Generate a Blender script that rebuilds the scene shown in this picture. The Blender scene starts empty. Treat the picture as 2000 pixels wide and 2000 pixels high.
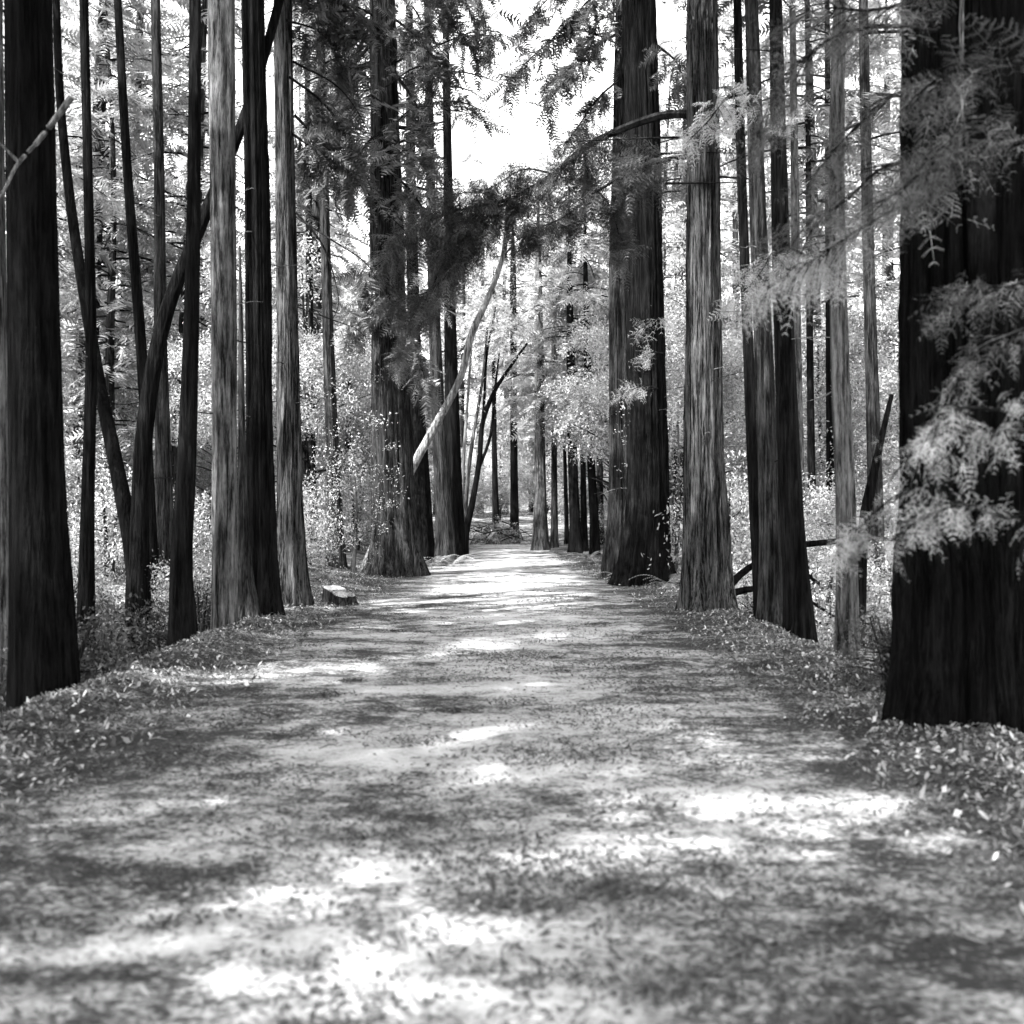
import bpy, math, random
import numpy as np
PI = math.pi
rng = np.random.default_rng(11)
random.seed(11)
scene = bpy.context.scene
COL = scene.collection
F, CH = 2246.0, 1.6

def P(px, py, d):
    return np.array([(px - 1000) / F * d, d, CH - (py - 1000) / F * d])

# ------------------------------------------------------------------ light
SUN_AZ = np.array([-0.68, -0.73]); SUN_AZ /= np.linalg.norm(SUN_AZ)
SUN_EL = math.radians(50)
SUN = np.array([SUN_AZ[0] * math.cos(SUN_EL), SUN_AZ[1] * math.cos(SUN_EL), math.sin(SUN_EL)])

w = bpy.data.worlds.new("World"); scene.world = w; w.use_nodes = True
nt = w.node_tree; nt.nodes.clear()
sky = nt.nodes.new('ShaderNodeTexSky'); sky.sky_type = 'NISHITA'; sky.sun_disc = False
sky.sun_elevation = SUN_EL
sky.sun_rotation = math.atan2(SUN_AZ[0], SUN_AZ[1])
sky.air_density = 1.0; sky.dust_density = 3.0
bw = nt.nodes.new('ShaderNodeRGBToBW')
bg = nt.nodes.new('ShaderNodeBackground'); bg.inputs['Strength'].default_value = 0.15
wo = nt.nodes.new('ShaderNodeOutputWorld')
nt.links.new(sky.outputs[0], bw.inputs[0]); nt.links.new(bw.outputs[0], bg.inputs[0]); nt.links.new(bg.outputs[0], wo.inputs[0])

sl = bpy.data.lights.new('sun', 'SUN'); sl.energy = 2.1; sl.angle = math.radians(0.53); sl.color = (1, 1, 1)
so = bpy.data.objects.new('sun', sl); COL.objects.link(so)
from mathutils import Vector
so.rotation_euler = Vector(tuple(SUN)).to_track_quat('Z', 'Y').to_euler()
so.location = (-30, -20, 45)

scene.view_settings.view_transform = 'Standard'; scene.view_settings.look = 'None'
scene.view_settings.gamma = 1.0; scene.view_settings.exposure = 3.3

cam = bpy.data.cameras.new('camera'); co = bpy.data.objects.new('camera', cam); COL.objects.link(co)
co.location = (0, 0, CH); co.rotation_euler = (PI / 2, 0, 0)
cam.sensor_width = 36; cam.lens = 36 * F / 2000; cam.clip_start = 0.05; cam.clip_end = 3000
cam.dof.use_dof = True; cam.dof.focus_distance = 27; cam.dof.aperture_fstop = cam.lens / 1000 / 0.023
scene.camera = co
scene.render.engine = 'CYCLES'
scene.cycles.max_bounces = 5; scene.cycles.diffuse_bounces = 2; scene.cycles.glossy_bounces = 1
scene.cycles.transmission_bounces = 4; scene.cycles.transparent_max_bounces = 4

# ------------------------------------------------------------------ materials
class NB:
    def __init__(s, name):
        s.m = bpy.data.materials.new(name); s.m.use_nodes = True
        s.t = s.m.node_tree; s.t.nodes.clear()
    def n(s, typ, **kw):
        o = s.t.nodes.new(typ)
        for k, v in kw.items(): setattr(o, k, v)
        return o
    def link(s, a, b): s.t.links.new(a, b)
    def noise(s, vec, scale, detail=4, rough=0.55):
        o = s.n('ShaderNodeTexNoise'); o.inputs['Scale'].default_value = scale
        o.inputs['Detail'].default_value = detail; o.inputs['Roughness'].default_value = rough
        s.link(vec, o.inputs['Vector']); return o.outputs['Fac']
    def ramp(s, fac, stops):
        r = s.n('ShaderNodeValToRGB'); e = r.color_ramp.elements
        while len(e) < len(stops): e.new(0.5)
        for i, (p, v) in enumerate(stops):
            e[i].position = p; e[i].color = (v, v, v, 1)
        s.link(fac, r.inputs[0]); return r.outputs[0]
    def math(s, op, a, b=None, clamp=False):
        o = s.n('ShaderNodeMath', operation=op); o.use_clamp = clamp
        for i, v in enumerate((a, b)):
            if v is None: continue
            if isinstance(v, (int, float)): o.inputs[i].default_value = v
            else: s.link(v, o.inputs[i])
        return o.outputs[0]
    def mapping(s, vec, scale):
        o = s.n('ShaderNodeMapping'); o.inputs['Scale'].default_value = scale
        s.link(vec, o.inputs['Vector']); return o.outputs[0]
    def coord(s, which='Object'):
        return s.n('ShaderNodeTexCoord').outputs[which]

def bark_mat(name, lo, hi, fine=22.0, bump=0.9):
    b = NB(name); c = b.coord()
    oi = b.n('ShaderNodeObjectInfo')
    v1 = b.mapping(c, (fine, fine, 2.0)); v2 = b.mapping(c, (11, 11, 0.8)); v3 = b.mapping(c, (90, 90, 14))
    n1 = b.noise(v1, 1.0, 5, 0.65); n2 = b.noise(v2, 1.0, 4, 0.6); n3 = b.noise(v3, 1.0, 3)
    h = b.math('ADD', b.math('MULTIPLY', n1, 0.55), b.math('MULTIPLY', n2, 0.35))
    h = b.math('ADD', h, b.math('MULTIPLY', n3, 0.18))
    colr = b.ramp(h, [(0.44, lo * 0.2), (0.50, lo), (0.57, (lo + hi) / 2), (0.66, hi)])
    blot = b.ramp(b.noise(b.mapping(c, (2.6, 2.6, 1.1)), 1.0, 6, .65), [(0.33, 0.45), (0.5, .95), (0.68, 1.6)])
    mx = b.n('ShaderNodeMix', data_type='RGBA', blend_type='MULTIPLY'); mx.inputs[0].default_value = 1
    b.link(colr, mx.inputs[6]); b.link(blot, mx.inputs[7])
    bs = b.n('ShaderNodeBsdfPrincipled'); bs.inputs['Roughness'].default_value = 0.92
    bs.inputs['Specular IOR Level'].default_value = 0.03
    b.link(mx.outputs[2], bs.inputs['Base Color'])
    bu = b.n('ShaderNodeBump'); bu.inputs['Strength'].default_value = bump; bu.inputs['Distance'].default_value = 0.10
    b.link(h, bu.inputs['Height']); b.link(bu.outputs[0], bs.inputs['Normal'])
    o = b.n('ShaderNodeOutputMaterial'); b.link(bs.outputs[0], o.inputs[0])
    return b.m

def leaf_mat(name, lo, hi, trans=0.45):
    b = NB(name)
    at = b.n('ShaderNodeAttribute'); at.attribute_name = 'tint'
    colr = b.ramp(at.outputs['Fac'], [(0.0, lo), (1.0, hi)])
    d = b.n('ShaderNodeBsdfDiffuse'); t = b.n('ShaderNodeBsdfTranslucent'); g = b.n('ShaderNodeBsdfGlossy')
    g.inputs['Roughness'].default_value = 0.45; g.inputs['Color'].default_value = (0.6, 0.6, 0.6, 1)
    b.link(colr, d.inputs[0]); b.link(colr, t.inputs[0])
    m = b.n('ShaderNodeMixShader'); m.inputs[0].default_value = trans
    b.link(d.outputs[0], m.inputs[1]); b.link(t.outputs[0], m.inputs[2])
    m2 = b.n('ShaderNodeMixShader'); m2.inputs[0].default_value = 0.06
    b.link(m.outputs[0], m2.inputs[1]); b.link(g.outputs[0], m2.inputs[2])
    o = b.n('ShaderNodeOutputMaterial'); b.link(m2.outputs[0], o.inputs[0])
    return b.m

def tint_mat(name, lo, hi):
    b = NB(name)
    at = b.n('ShaderNodeAttribute'); at.attribute_name = 'tint'
    colr = b.ramp(at.outputs['Fac'], [(0.0, lo), (0.6, (lo * 2 + hi) / 3), (1.0, hi)])
    bs = b.n('ShaderNodeBsdfPrincipled'); bs.inputs['Roughness'].default_value = 0.9
    b.link(colr, bs.inputs['Base Color'])
    o = b.n('ShaderNodeOutputMaterial'); b.link(bs.outputs[0], o.inputs[0])
    return b.m

def ground_mat(name, path):
    b = NB(name); c = b.coord()
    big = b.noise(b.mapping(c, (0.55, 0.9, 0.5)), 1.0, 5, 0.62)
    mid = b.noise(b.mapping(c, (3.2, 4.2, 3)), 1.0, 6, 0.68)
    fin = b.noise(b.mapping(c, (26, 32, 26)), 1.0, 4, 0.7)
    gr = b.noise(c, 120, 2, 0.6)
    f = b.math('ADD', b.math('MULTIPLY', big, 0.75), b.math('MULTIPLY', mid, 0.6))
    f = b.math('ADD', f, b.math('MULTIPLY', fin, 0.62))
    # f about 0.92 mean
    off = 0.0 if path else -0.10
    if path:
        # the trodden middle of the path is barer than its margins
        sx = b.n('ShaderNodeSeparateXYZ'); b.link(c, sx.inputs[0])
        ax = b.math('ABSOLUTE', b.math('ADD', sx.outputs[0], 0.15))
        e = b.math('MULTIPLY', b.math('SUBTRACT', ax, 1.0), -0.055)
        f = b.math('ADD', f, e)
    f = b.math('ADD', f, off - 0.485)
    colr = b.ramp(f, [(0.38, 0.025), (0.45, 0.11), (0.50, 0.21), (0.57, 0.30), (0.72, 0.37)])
    grr = b.ramp(gr, [(0.3, 0.8), (0.7, 1.15)])
    mx = b.n('ShaderNodeMix', data_type='RGBA', blend_type='MULTIPLY'); mx.inputs[0].default_value = 1
    b.link(colr, mx.inputs[6]); b.link(grr, mx.inputs[7])
    bs = b.n('ShaderNodeBsdfPrincipled'); bs.inputs['Roughness'].default_value = 0.95
    bs.inputs['Specular IOR Level'].default_value = 0.1
    b.link(mx.outputs[2], bs.inputs['Base Color'])
    h = b.math('ADD', b.math('MULTIPLY', mid, 1.0), b.math('MULTIPLY', fin, 0.6))
    bu = b.n('ShaderNodeBump'); bu.inputs['Strength'].default_value = 0.7; bu.inputs['Distance'].default_value = 0.05
    b.link(h, bu.inputs['Height']); b.link(bu.outputs[0], bs.inputs['Normal'])
    o = b.n('ShaderNodeOutputMaterial'); b.link(bs.outputs[0], o.inputs[0])
    return b.m

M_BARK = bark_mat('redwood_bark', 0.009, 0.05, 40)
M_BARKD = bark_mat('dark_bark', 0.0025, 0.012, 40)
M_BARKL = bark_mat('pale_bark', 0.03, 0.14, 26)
M_BARKW = bark_mat('sunlit_redwood_bark', 0.010, 0.10, 40)  # redwood bark with its colour lightened so that sun patches show
M_BARKB = bark_mat('near_black_bark', 0.0015, 0.007, 40)  # darkest of the barks, for the two thick border trunks
M_BARKSUN = bark_mat('sunlit_pale_bark', 0.08, 0.28, 26)  # pale bark with sunlight put into its colour
M_LIMB = bark_mat('limb_bark', 0.006, 0.022, 30, 0.3)
M_TWIG = bark_mat('dead_twig_bark', 0.05, 0.18, 30, 0.3)
M_NEEDLE = leaf_mat('redwood_needles', 0.02, 0.12, 0.42)
M_NEEDLEB = leaf_mat('sunlit_redwood_needles', 0.14, 0.5, 0.45)  # redwood needles again, with sunlight put into the colour
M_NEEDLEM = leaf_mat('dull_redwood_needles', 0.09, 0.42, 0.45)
M_LEAF = leaf_mat('broad_leaves', 0.06, 0.55, 0.42)
M_DARKL = leaf_mat('shaded_brush_leaves', 0.008, 0.045, 0.3)  # dark brush, with shade put into the leaf colour
M_FERN = leaf_mat('fern_leaves', 0.07, 0.30, 0.4)
M_LITTER = tint_mat('dry_litter', 0.015, 0.42)
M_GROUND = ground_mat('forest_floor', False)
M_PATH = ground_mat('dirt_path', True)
M_CUT = bark_mat('cut_wood', 0.2, 0.42, 34, 0.5)

# ------------------------------------------------------------------ mesh helpers
class MB:
    def __init__(s): s.v = []; s.f = []; s.k = 0; s.t = []; s.mi = []
    def add(s, v, f, tint=None, mat=0):
        v = np.asarray(v, float); f = np.asarray(f, int)
        s.v.append(v); s.f.append((f + s.k)); s.k += len(v)
        s.t.append(np.full(len(v), 0.5) if tint is None else np.asarray(tint, float))
        s.mi.append(np.full(len(f), mat, int))
    def build(s, name, mats, base=None, parent=None, smooth=False, tint=True):
        V = np.concatenate(s.v)
        if base is not None: V = V - np.asarray(base)
        me = bpy.data.meshes.new(name)
        loops = []; starts = []; mi = []; c = 0; sm = []
        for f, m in zip(s.f, s.mi):
            k = f.shape[1]
            loops.append(f.ravel()); starts.append(c + np.arange(len(f)) * k); c += f.size
            mi.append(m); sm.append(np.full(len(f), smooth and k == 4))
        L = np.concatenate(loops); S = np.concatenate(starts)
        me.vertices.add(len(V)); me.vertices.foreach_set('co', V.astype(np.float32).ravel())
        me.loops.add(len(L)); me.loops.foreach_set('vertex_index', L.astype(np.int32))
        me.polygons.add(len(S)); me.polygons.foreach_set('loop_start', S.astype(np.int32))
        if not isinstance(mats, (list, tuple)): mats = [mats]
        for m in mats: me.materials.append(m)
        me.polygons.foreach_set('material_index', np.concatenate(mi).astype(np.int32))
        me.polygons.foreach_set('use_smooth', np.concatenate(sm))
        if tint:
            a = me.attributes.new('tint', 'FLOAT', 'POINT')
            a.data.foreach_set('value', np.concatenate(s.t).astype(np.float32))
        me.update(calc_edges=True)
        o = bpy.data.objects.new(name, me); COL.objects.link(o)
        if parent is not None: o.parent = parent
        elif base is not None: o.location = tuple(base)
        return o

def tag(o, label=None, cat=None, group=None, kind=None):
    if label: o['label'] = label
    if cat: o['category'] = cat
    if group: o['group'] = group
    if kind: o['kind'] = kind
    return o

def empty(name, loc):
    o = bpy.data.objects.new(name, None); COL.objects.link(o); o.location = tuple(loc)
    o.empty_display_size = 0.3
    return o

def resample(pts, n):
    pts = np.asarray(pts, float)
    s = np.r_[0, np.cumsum(np.linalg.norm(np.diff(pts[:, :3], axis=0), axis=1))]
    t = np.linspace(0, s[-1], n)
    # smooth interpolation: cubic hermite with finite-difference tangents
    k = pts.shape[1]; out = np.zeros((n, k))
    m = np.gradient(pts, s, axis=0) if len(pts) > 2 else np.repeat((pts[1:] - pts[:1]) / s[-1], 2, 0)
    idx = np.clip(np.searchsorted(s, t, 'right') - 1, 0, len(pts) - 2)
    h = (s[idx + 1] - s[idx]); u = (t - s[idx]) / h
    u2, u3 = u * u, u * u * u
    for j in range(k):
        out[:, j] = ((2 * u3 - 3 * u2 + 1) * pts[idx, j] + (u3 - 2 * u2 + u) * h * m[idx, j]
                     + (-2 * u3 + 3 * u2) * pts[idx + 1, j] + (u3 - u2) * h * m[idx + 1, j])
    return out, t

def frame(tan):
    tan = tan / (np.linalg.norm(tan, axis=-1, keepdims=True) + 1e-9)
    ref = np.where(np.abs(tan[..., 2:3]) > 0.8, np.array([1.0, 0, 0]), np.array([0, 0, 1.0]))
    a = np.cross(ref, tan); a /= np.linalg.norm(a, axis=-1, keepdims=True) + 1e-9
    b = np.cross(tan, a)
    return tan, a, b

def tube(mb, pts, n, seg, mat=0, rough=0.0, flute=0.0, flare=0.0, cap=True):
    """pts: (x,y,z,r) control points from base to tip."""
    q, t = resample(pts, n)
    c, r = q[:, :3], np.maximum(q[:, 3], 0.001)
    tan = np.gradient(c, axis=0)
    tan, a, b = frame(tan)
    # keep one frame for upright trunks so that flutes do not twist
    th = np.linspace(0, 2 * PI, seg, endpoint=False)
    R = np.repeat(r[:, None], seg, 1)
    if flute > 0:
        z = t[:, None]
        for k in range(5):
            m = rng.integers(3, 11); ph = rng.uniform(0, 7); tw = rng.uniform(-.12, .12); wv = rng.uniform(.15, .5)
            amp = flute * rng.uniform(.4, 1.0) / math.sqrt(m / 3)
            R *= 1 + amp * np.sin(m * th[None, :] + ph + tw * z + 0.5 * np.sin(wv * z + ph))
        if flare > 0:
            lob = 1 + 0.55 * np.sin(rng.integers(4, 7) * th[None, :] + rng.uniform(0, 6)) + 0.3 * np.sin(rng.integers(2, 4) * th[None, :] + rng.uniform(0, 6))
            R *= 1 + flare * lob * np.exp(-z / 0.45) + 0.12 * np.exp(-z / 2.0)
    if rough > 0:
        ridge = rng.normal(0, 1, seg)[None, :]
        slow = resample(np.c_[np.arange(max(4, n // 7)), np.zeros((max(4, n // 7), 2)), rng.normal(0, 1, (max(4, n // 7), seg))], n)[0][:, 3:]
        R *= 1 + rough * (0.8 * ridge + 0.9 * slow + 0.35 * rng.normal(0, 1, (n, seg)))
    V = c[:, None, :] + R[..., None] * (np.cos(th)[None, :, None] * a[:, None, :] + np.sin(th)[None, :, None] * b[:, None, :])
    i = np.arange(n - 1)[:, None] * seg; j = np.arange(seg)[None, :]; j2 = (j + 1) % seg
    fq = np.stack([i + j, i + j2, i + seg + j2, i + seg + j], -1).reshape(-1, 4)
    mb.add(V.reshape(-1, 3), fq, mat=mat)
    if cap:
        off = (n - 1) * seg
        vv = np.concatenate([V[-1], c[-1:]])
        mb.add(vv, np.stack([np.arange(seg), (np.arange(seg) + 1) % seg, np.full(seg, seg)], -1), mat=mat)

_ph = rng.uniform(0, 6.28, 12)
def wob(x, y, s):
    return (np.sin(x * 1.7 * s + _ph[0] + 1.3 * np.sin(y * .9 * s + _ph[1])) + np.sin(y * 2.1 * s + _ph[2] + np.sin(x * 1.1 * s + _ph[3]))
            + .6 * np.sin(x * 4.3 * s + y * 2.9 * s + _ph[4]) + .6 * np.sin(y * 5.1 * s - x * 3.7 * s + _ph[5])) / 3.2

# ---- leaf templates: arrays (n,3,3) in local frame: x along the shoot, y sideways, z up
def spray_template(pairs, leaf_len, leaf_w, L=1.0, droop=0.15, sub=False):
    T = []
    def tri(p, d, l, wd, up):
        d = d / np.linalg.norm(d); s = np.cross(up, d); s /= np.linalg.norm(s) + 1e-9
        T.append([p - s * wd * .5, p + s * wd * .5, p + d * l])
    up = np.array([0, 0, 1.0])
    for i in range(pairs):
        x = L * (i + .6) / pairs
        z = -droop * (x / L) ** 2 * L
        env = math.sin(PI * min(1, (0.18 + 0.82 * x / L))) ** 0.6 * (1 - 0.35 * x / L)
        for sgn in (1, -1):
            d = np.array([0.62 + rng.uniform(-.15, .15), sgn, rng.uniform(-.35, .1)])
            l = leaf_len * env * rng.uniform(.75, 1.2)
            p = np.array([x, 0, z])
            u = up + rng.normal(0, .35, 3)
            if sub:
                d = d / np.linalg.norm(d)
                tri(p, d, l, 0.010, u)
                for k in range(6):
                    pp = p + d * l * (k + .8) / 6.6 + np.array([0, 0, -.06 * (k / 6) ** 2])
                    for s2 in (1, -1):
                        side = np.array([-d[1], d[0], 0]) * s2
                        tri(pp, d * .75 + side + rng.normal(0, .15, 3), l * .27 * rng.uniform(.7, 1.2) * (1.15 - .6 * k / 6), leaf_w, u)
            else:
                tri(p, d, l, leaf_w, u)
    tri(np.array([0, 0, 0.]), np.array([1, 0, -droop]), L * 1.05, 0.02 * L, up + np.array([0, .2, 0]))
    return np.array(T)

SPR_FINE = [spray_template(7, .36, .024, 1, .2, True) for _ in range(3)]
SPR_THIN = [spray_template(int(k), .42, .012, 1, dr, True) for k, dr in ((4, .15), (5, .3), (3, .4), (6, .2), (4, .5))]
SPR_MID = [spray_template(11, .34, .075, 1, .2) for _ in range(3)]
SPR_COARSE = [spray_template(9, .36, .085, 1, .25) for _ in range(3)]
def broad_template(n, size):
    T = []
    for i in range(n):
        c = rng.normal(0, .28, 3); c[2] *= .7
        d = rng.normal(0, 1, 3); d[2] -= .3; d /= np.linalg.norm(d)
        s = np.cross(d, rng.normal(0, 1, 3) + np.array([0, 0, 1.2])); s /= np.linalg.norm(s)
        l = size * rng.uniform(.7, 1.3); wd = l * rng.uniform(.35, .5)
        T.append([c, c + d * l * .5 + s * wd * .5, c + d * l]); T.append([c, c + d * l, c + d * l * .5 - s * wd * .5])
    return np.array(T)
BROAD = [broad_template(34, .155) for _ in range(4)]
BROADS = [broad_template(18, .17) for _ in range(4)]

def place(mb, tmpls, pos, dirs, scale, mat=0, tint=None, roll=0.5):
    """copies leaf templates to positions pos (N,3) pointing along dirs."""
    pos = np.asarray(pos); N = len(pos)
    if N == 0: return
    x, a, b = frame(np.asarray(dirs, float))
    flip = np.where(b[:, 2:3] < 0, -1, 1)
    a, b = a * flip, b * flip
    ro = rng.normal(0, roll, N)[:, None]
    y = a * np.cos(ro) + b * np.sin(ro); z = np.cross(x, y)
    scale = np.broadcast_to(scale, (N,))
    if tint is None: tint = rng.uniform(0, 1, N)
    tint = np.clip(tint + .22 * wob(pos[:, 0] + 1.7 * pos[:, 2], pos[:, 1] + .9 * pos[:, 2], .55), 0, 1)
    which = rng.integers(0, len(tmpls), N)
    for k, T in enumerate(tmpls):
        m = which == k
        if not m.any(): continue
        Rm = np.stack([x[m], y[m], z[m]], 1)               # rows are axes
        V = np.einsum('tvi,nij->ntvj', T, Rm) * scale[m][:, None, None, None] + pos[m][:, None, None, :]
        nn = V.shape[0] * V.shape[1]
        tt = np.clip(tint[m][:, None] + rng.normal(0, .14, V.shape[:2]), 0, 1)
        mb.add(V.reshape(-1, 3), np.arange(nn * 3).reshape(-1, 3), tint=np.repeat(tt.ravel(), 3), mat=mat)

# ------------------------------------------------------------------ terrain
def sst(a, b, x):
    t = np.clip((x - a) / (b - a), 0, 1); return t * t * (3 - 2 * t)
def cx(y): return -2.2 * (np.clip(y - 50, 0, 40) / 12.0) ** 1.7
def xl(y): return -3.65 + 1.15 * sst(22, 50, y) + cx(y)
def xr(y): return 3.3 - 1.2 * sst(20, 48, y) + cx(y)
def H(x, y):
    x = np.asarray(x, float); y = np.asarray(y, float)
    tl = np.maximum(0, xl(y) + .12 * wob(x * 0, y, 1.3) - x); tr = np.maximum(0, x - xr(y) - .12 * wob(x * 0 + 3, y, 1.1))
    dl = 1.7 * (1 - sst(18, 27, y)); dr = 1.8 * (1 - sst(19, 30, y))
    h = -dl * (.6 * sst(0.05, 1.5, tl) + .4 * sst(1, 5, tl)) - dr * (.5 * sst(0.1, 1.8, tr) + .5 * sst(1, 5, tr))
    h = h + 0.35 * sst(20, 30, y) * sst(0.2, 3, tl) + .3 * sst(28, 50, y) * sst(.2, 4, tr)
    h = h + 0.10 * np.exp(-((x - xl(y)) / .45) ** 2) * (1 - sst(22, 30, y)) + 0.06 * np.exp(-((x - xr(y)) / .5) ** 2)
    far = np.hypot(x, y)
    h = h + 0.06 * np.maximum(0, tl - 12) + .04 * np.maximum(0, tr - 14)
    h = h + 0.022 * np.maximum(0, y - 58)
    rough = .03 + .22 * sst(0.5, 5, np.maximum(tl, tr))
    h = h + rough * wob(x, y, .6) * .7 + .012 * wob(x, y, 3.1)
    return h

def grid(name, xs, ys, mat, dz=None):
    X, Y = np.meshgrid(xs, ys)
    if callable(dz): Z = H(X, Y) + dz(X, Y)
    else: Z = H(X, Y)
    return gridmesh(name, X, Y, Z, mat)
def gridmesh(name, X, Y, Z, mat):
    ny, nx = X.shape
    mb = MB()
    i = np.arange(ny - 1)[:, None] * nx; j = np.arange(nx - 1)[None, :]
    f = np.stack([i + j, i + j + 1, i + nx + j + 1, i + nx + j], -1).reshape(-1, 4)
    mb.add(np.stack([X, Y, Z], -1).reshape(-1, 3), f)
    return tag(mb.build(name, mat, smooth=True, tint=False), kind='structure')

def pl(y): return xl(y) + 1.0 - .35 * sst(20, 45, y) + .16 * wob(y * 0 + 1, y, 1.0)
def pr(y): return xr(y) - 1.0 + .45 * sst(20, 45, y) + .16 * wob(y * 0 + 5, y, 1.0)
xs = np.r_[-900, -500, -300, -200, -140, -100, -75, -60, np.arange(-50, -14, 1.2), np.arange(-14, -6, .35), np.arange(-6, 6, .09), np.arange(6, 14, .35), np.arange(14, 50, 1.2), 60, 75, 100, 140, 200, 300, 500, 900]
ys = np.r_[-200, -80, -40, np.arange(-30, 0, 2.0), np.arange(0, 14, .10), np.arange(14, 34, .22), np.arange(34, 75, .6), np.arange(75, 130, 3), 150, 190, 250, 400, 700, 1200]
def sink(X, Y):
    inside = sst(0.05, .30, X - pl(Y)) * sst(0.05, .30, pr(Y) - X) * (Y > -5) * (Y < 74)
    return -0.05 * inside
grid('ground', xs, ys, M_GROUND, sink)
yy = np.r_[np.arange(-6, 0, .5), np.arange(0, 10, .055), np.arange(10, 20, .12), np.arange(20, 76, .4)]
uu = np.linspace(0, 1, 90)
Yp = np.repeat(yy[:, None], 90, 1); Xp = pl(yy)[:, None] + (pr(yy) - pl(yy))[:, None] * uu[None, :]
edge = np.minimum(uu, 1 - uu)[None, :]
Zp = H(Xp, Yp) + 0.008 - .03 * (edge < .001) + .010 * wob(Xp, Yp, 5.3) * sst(0, .08, edge)
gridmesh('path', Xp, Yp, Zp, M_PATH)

# ------------------------------------------------------------------ where light falls and where the view stays open
LIT = []   # (point, radius): spots kept sunlit by cutting sprays out of the crowns
def lit(px, py, d, r): LIT.append((P(px, py, d), r))
def litg(x, y, r): LIT.append((np.array([x, y, 0.0]), r))
for x, y, r in [(-.35, 4.6, .42), (-.9, 4.9, .4), (.1, 5.1, .4), (.7, 6.0, .42), (1.3, 6.3, .35), (.2, 5.7, .35),
                (-2.4, 11.6, .45), (-1.6, 12.2, .45), (-.9, 12.9, .45), (-.2, 13.7, .4), (.5, 14.6, .35), (-2.9, 12.3, .4),
                (-1.1, 8.4, .35), (-.5, 8.0, .3), (.9, 9.2, .3), (2.9, 9.5, .4), (2.6, 11, .4),
                (-3.6, 10, .35), (-3.6, 11.5, .35), (-3.6, 13, .35), (-3.5, 14.5, .35), (-3.5, 16, .35)]:
    litg(x, y, r * (1.9 if 11 < y < 15 and x > -3.2 else 1.35 if y < 6.5 else 1.1))
for x, y, r in [(-.2, 4.2, .4), (1.6, 5.3, .3), (.3, 10.2, .3), (-1.2, 10.2, .3), (1.2, 12, .3), (-.6, 7.0, .3), (2.0, 7.4, .35), (-1.8, 16, .6), (.8, 17.5, .6), (-.5, 16.5, .6), (.4, 18.5, .7), (-1.2, 18.4, .6), (1.6, 16, .4)]: litg(x, y, r)
for y in np.arange(20, 60, 1.3):
    for x in (-1.2, 0, 1.2): litg(x + float(cx(y)), y, .8)
lit(1345, 880, 18.4, .9); lit(1350, 810, 18.4, .8); lit(1345, 600, 18.4, .6); lit(1220, 250, 25, 1.0)
for q in [(1320, 1000, 26), (1320, 700, 26), (1430, 1150, 23), (1430, 900, 25), (1430, 600, 27), (1580, 1150, 22), (1580, 900, 24), (1590, 600, 27), (1600, 350, 30), (1690, 1150, 20), (1690, 850, 24), (1690, 550, 27), (1330, 450, 30), (1720, 350, 30)]: lit(*q, 1.5)
for q in [(1000, 950, 58, 3), (1060, 750, 50, 2.5), (1120, 850, 42, 2), (940, 850, 48, 2), (900, 735, 31, .8), (850, 832, 31, .8), (660, 900, 28, 1.2), (1040, 600, 60, 3)]: lit(*q)
lit(575, 900, 18.4, .7); lit(575, 1050, 18.4, .7); lit(445, 1000, 15.2, .3); lit(445, 850, 15.2, .3)
lit(1060, 950, 47, .6); lit(1060, 1040, 47, .6)
for q in [(1850, 800), (1780, 870), (1950, 830), (1850, 985), (1930, 1010), (1780, 1030), (1880, 690), (1980, 700)]: lit(*q, 6.6, .45)
for q in [(1500, 520), (1470, 570), (1530, 500), (1430, 200), (1400, 260), (1480, 230), (1620, 500), (1560, 540)]: lit(*q, 10.5, .5)
LP = np.array([p for p, r in LIT]); LR = np.array([r for p, r in LIT])

def proj(p):
    y = np.maximum(p[:, 1], .3)
    u = 1000 + F * p[:, 0] / y; v = 1000 - F * (p[:, 2] - CH) / y
    u = np.where(p[:, 1] < .5, -9999, u)
    return u, v

def keep(p, view=True, sun=True):
    p = np.asarray(p); k = np.ones(len(p), bool)
    if sun:
        D = p[:, None, :] - LP[None]
        t = D @ SUN
        dist = np.linalg.norm(D - t[..., None] * SUN, axis=2)
        k &= ~((dist < LR[None]) & (t > 1.0)).any(1)
    if view:
        u, v = proj(p); d = p[:, 1]; r = rng.uniform(0, 1, len(p))
        gap = ((u - 975) / 165) ** 2 + ((v - 190) / 250) ** 2 < 1
        k &= ~(gap & (r < np.where(d > 40, .6, .86)))
        gap2 = ((u - 1010) / 110) ** 2 + ((v - 620) / 420) ** 2 < 1
        k &= ~(gap2 & (d < 45))
        inn = (v > -30) & (v < 1500)
        k &= ~(inn & (u > -60) & (u < 720) & (d < 23))
        k &= ~(inn & (u >= 720) & (u < 1330) & (d < 26))
        k &= ~(inn & (u >= 1330) & (u < 2060) & (d < 21) & ((v > 330) | (r < .6)))
    return k

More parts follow.
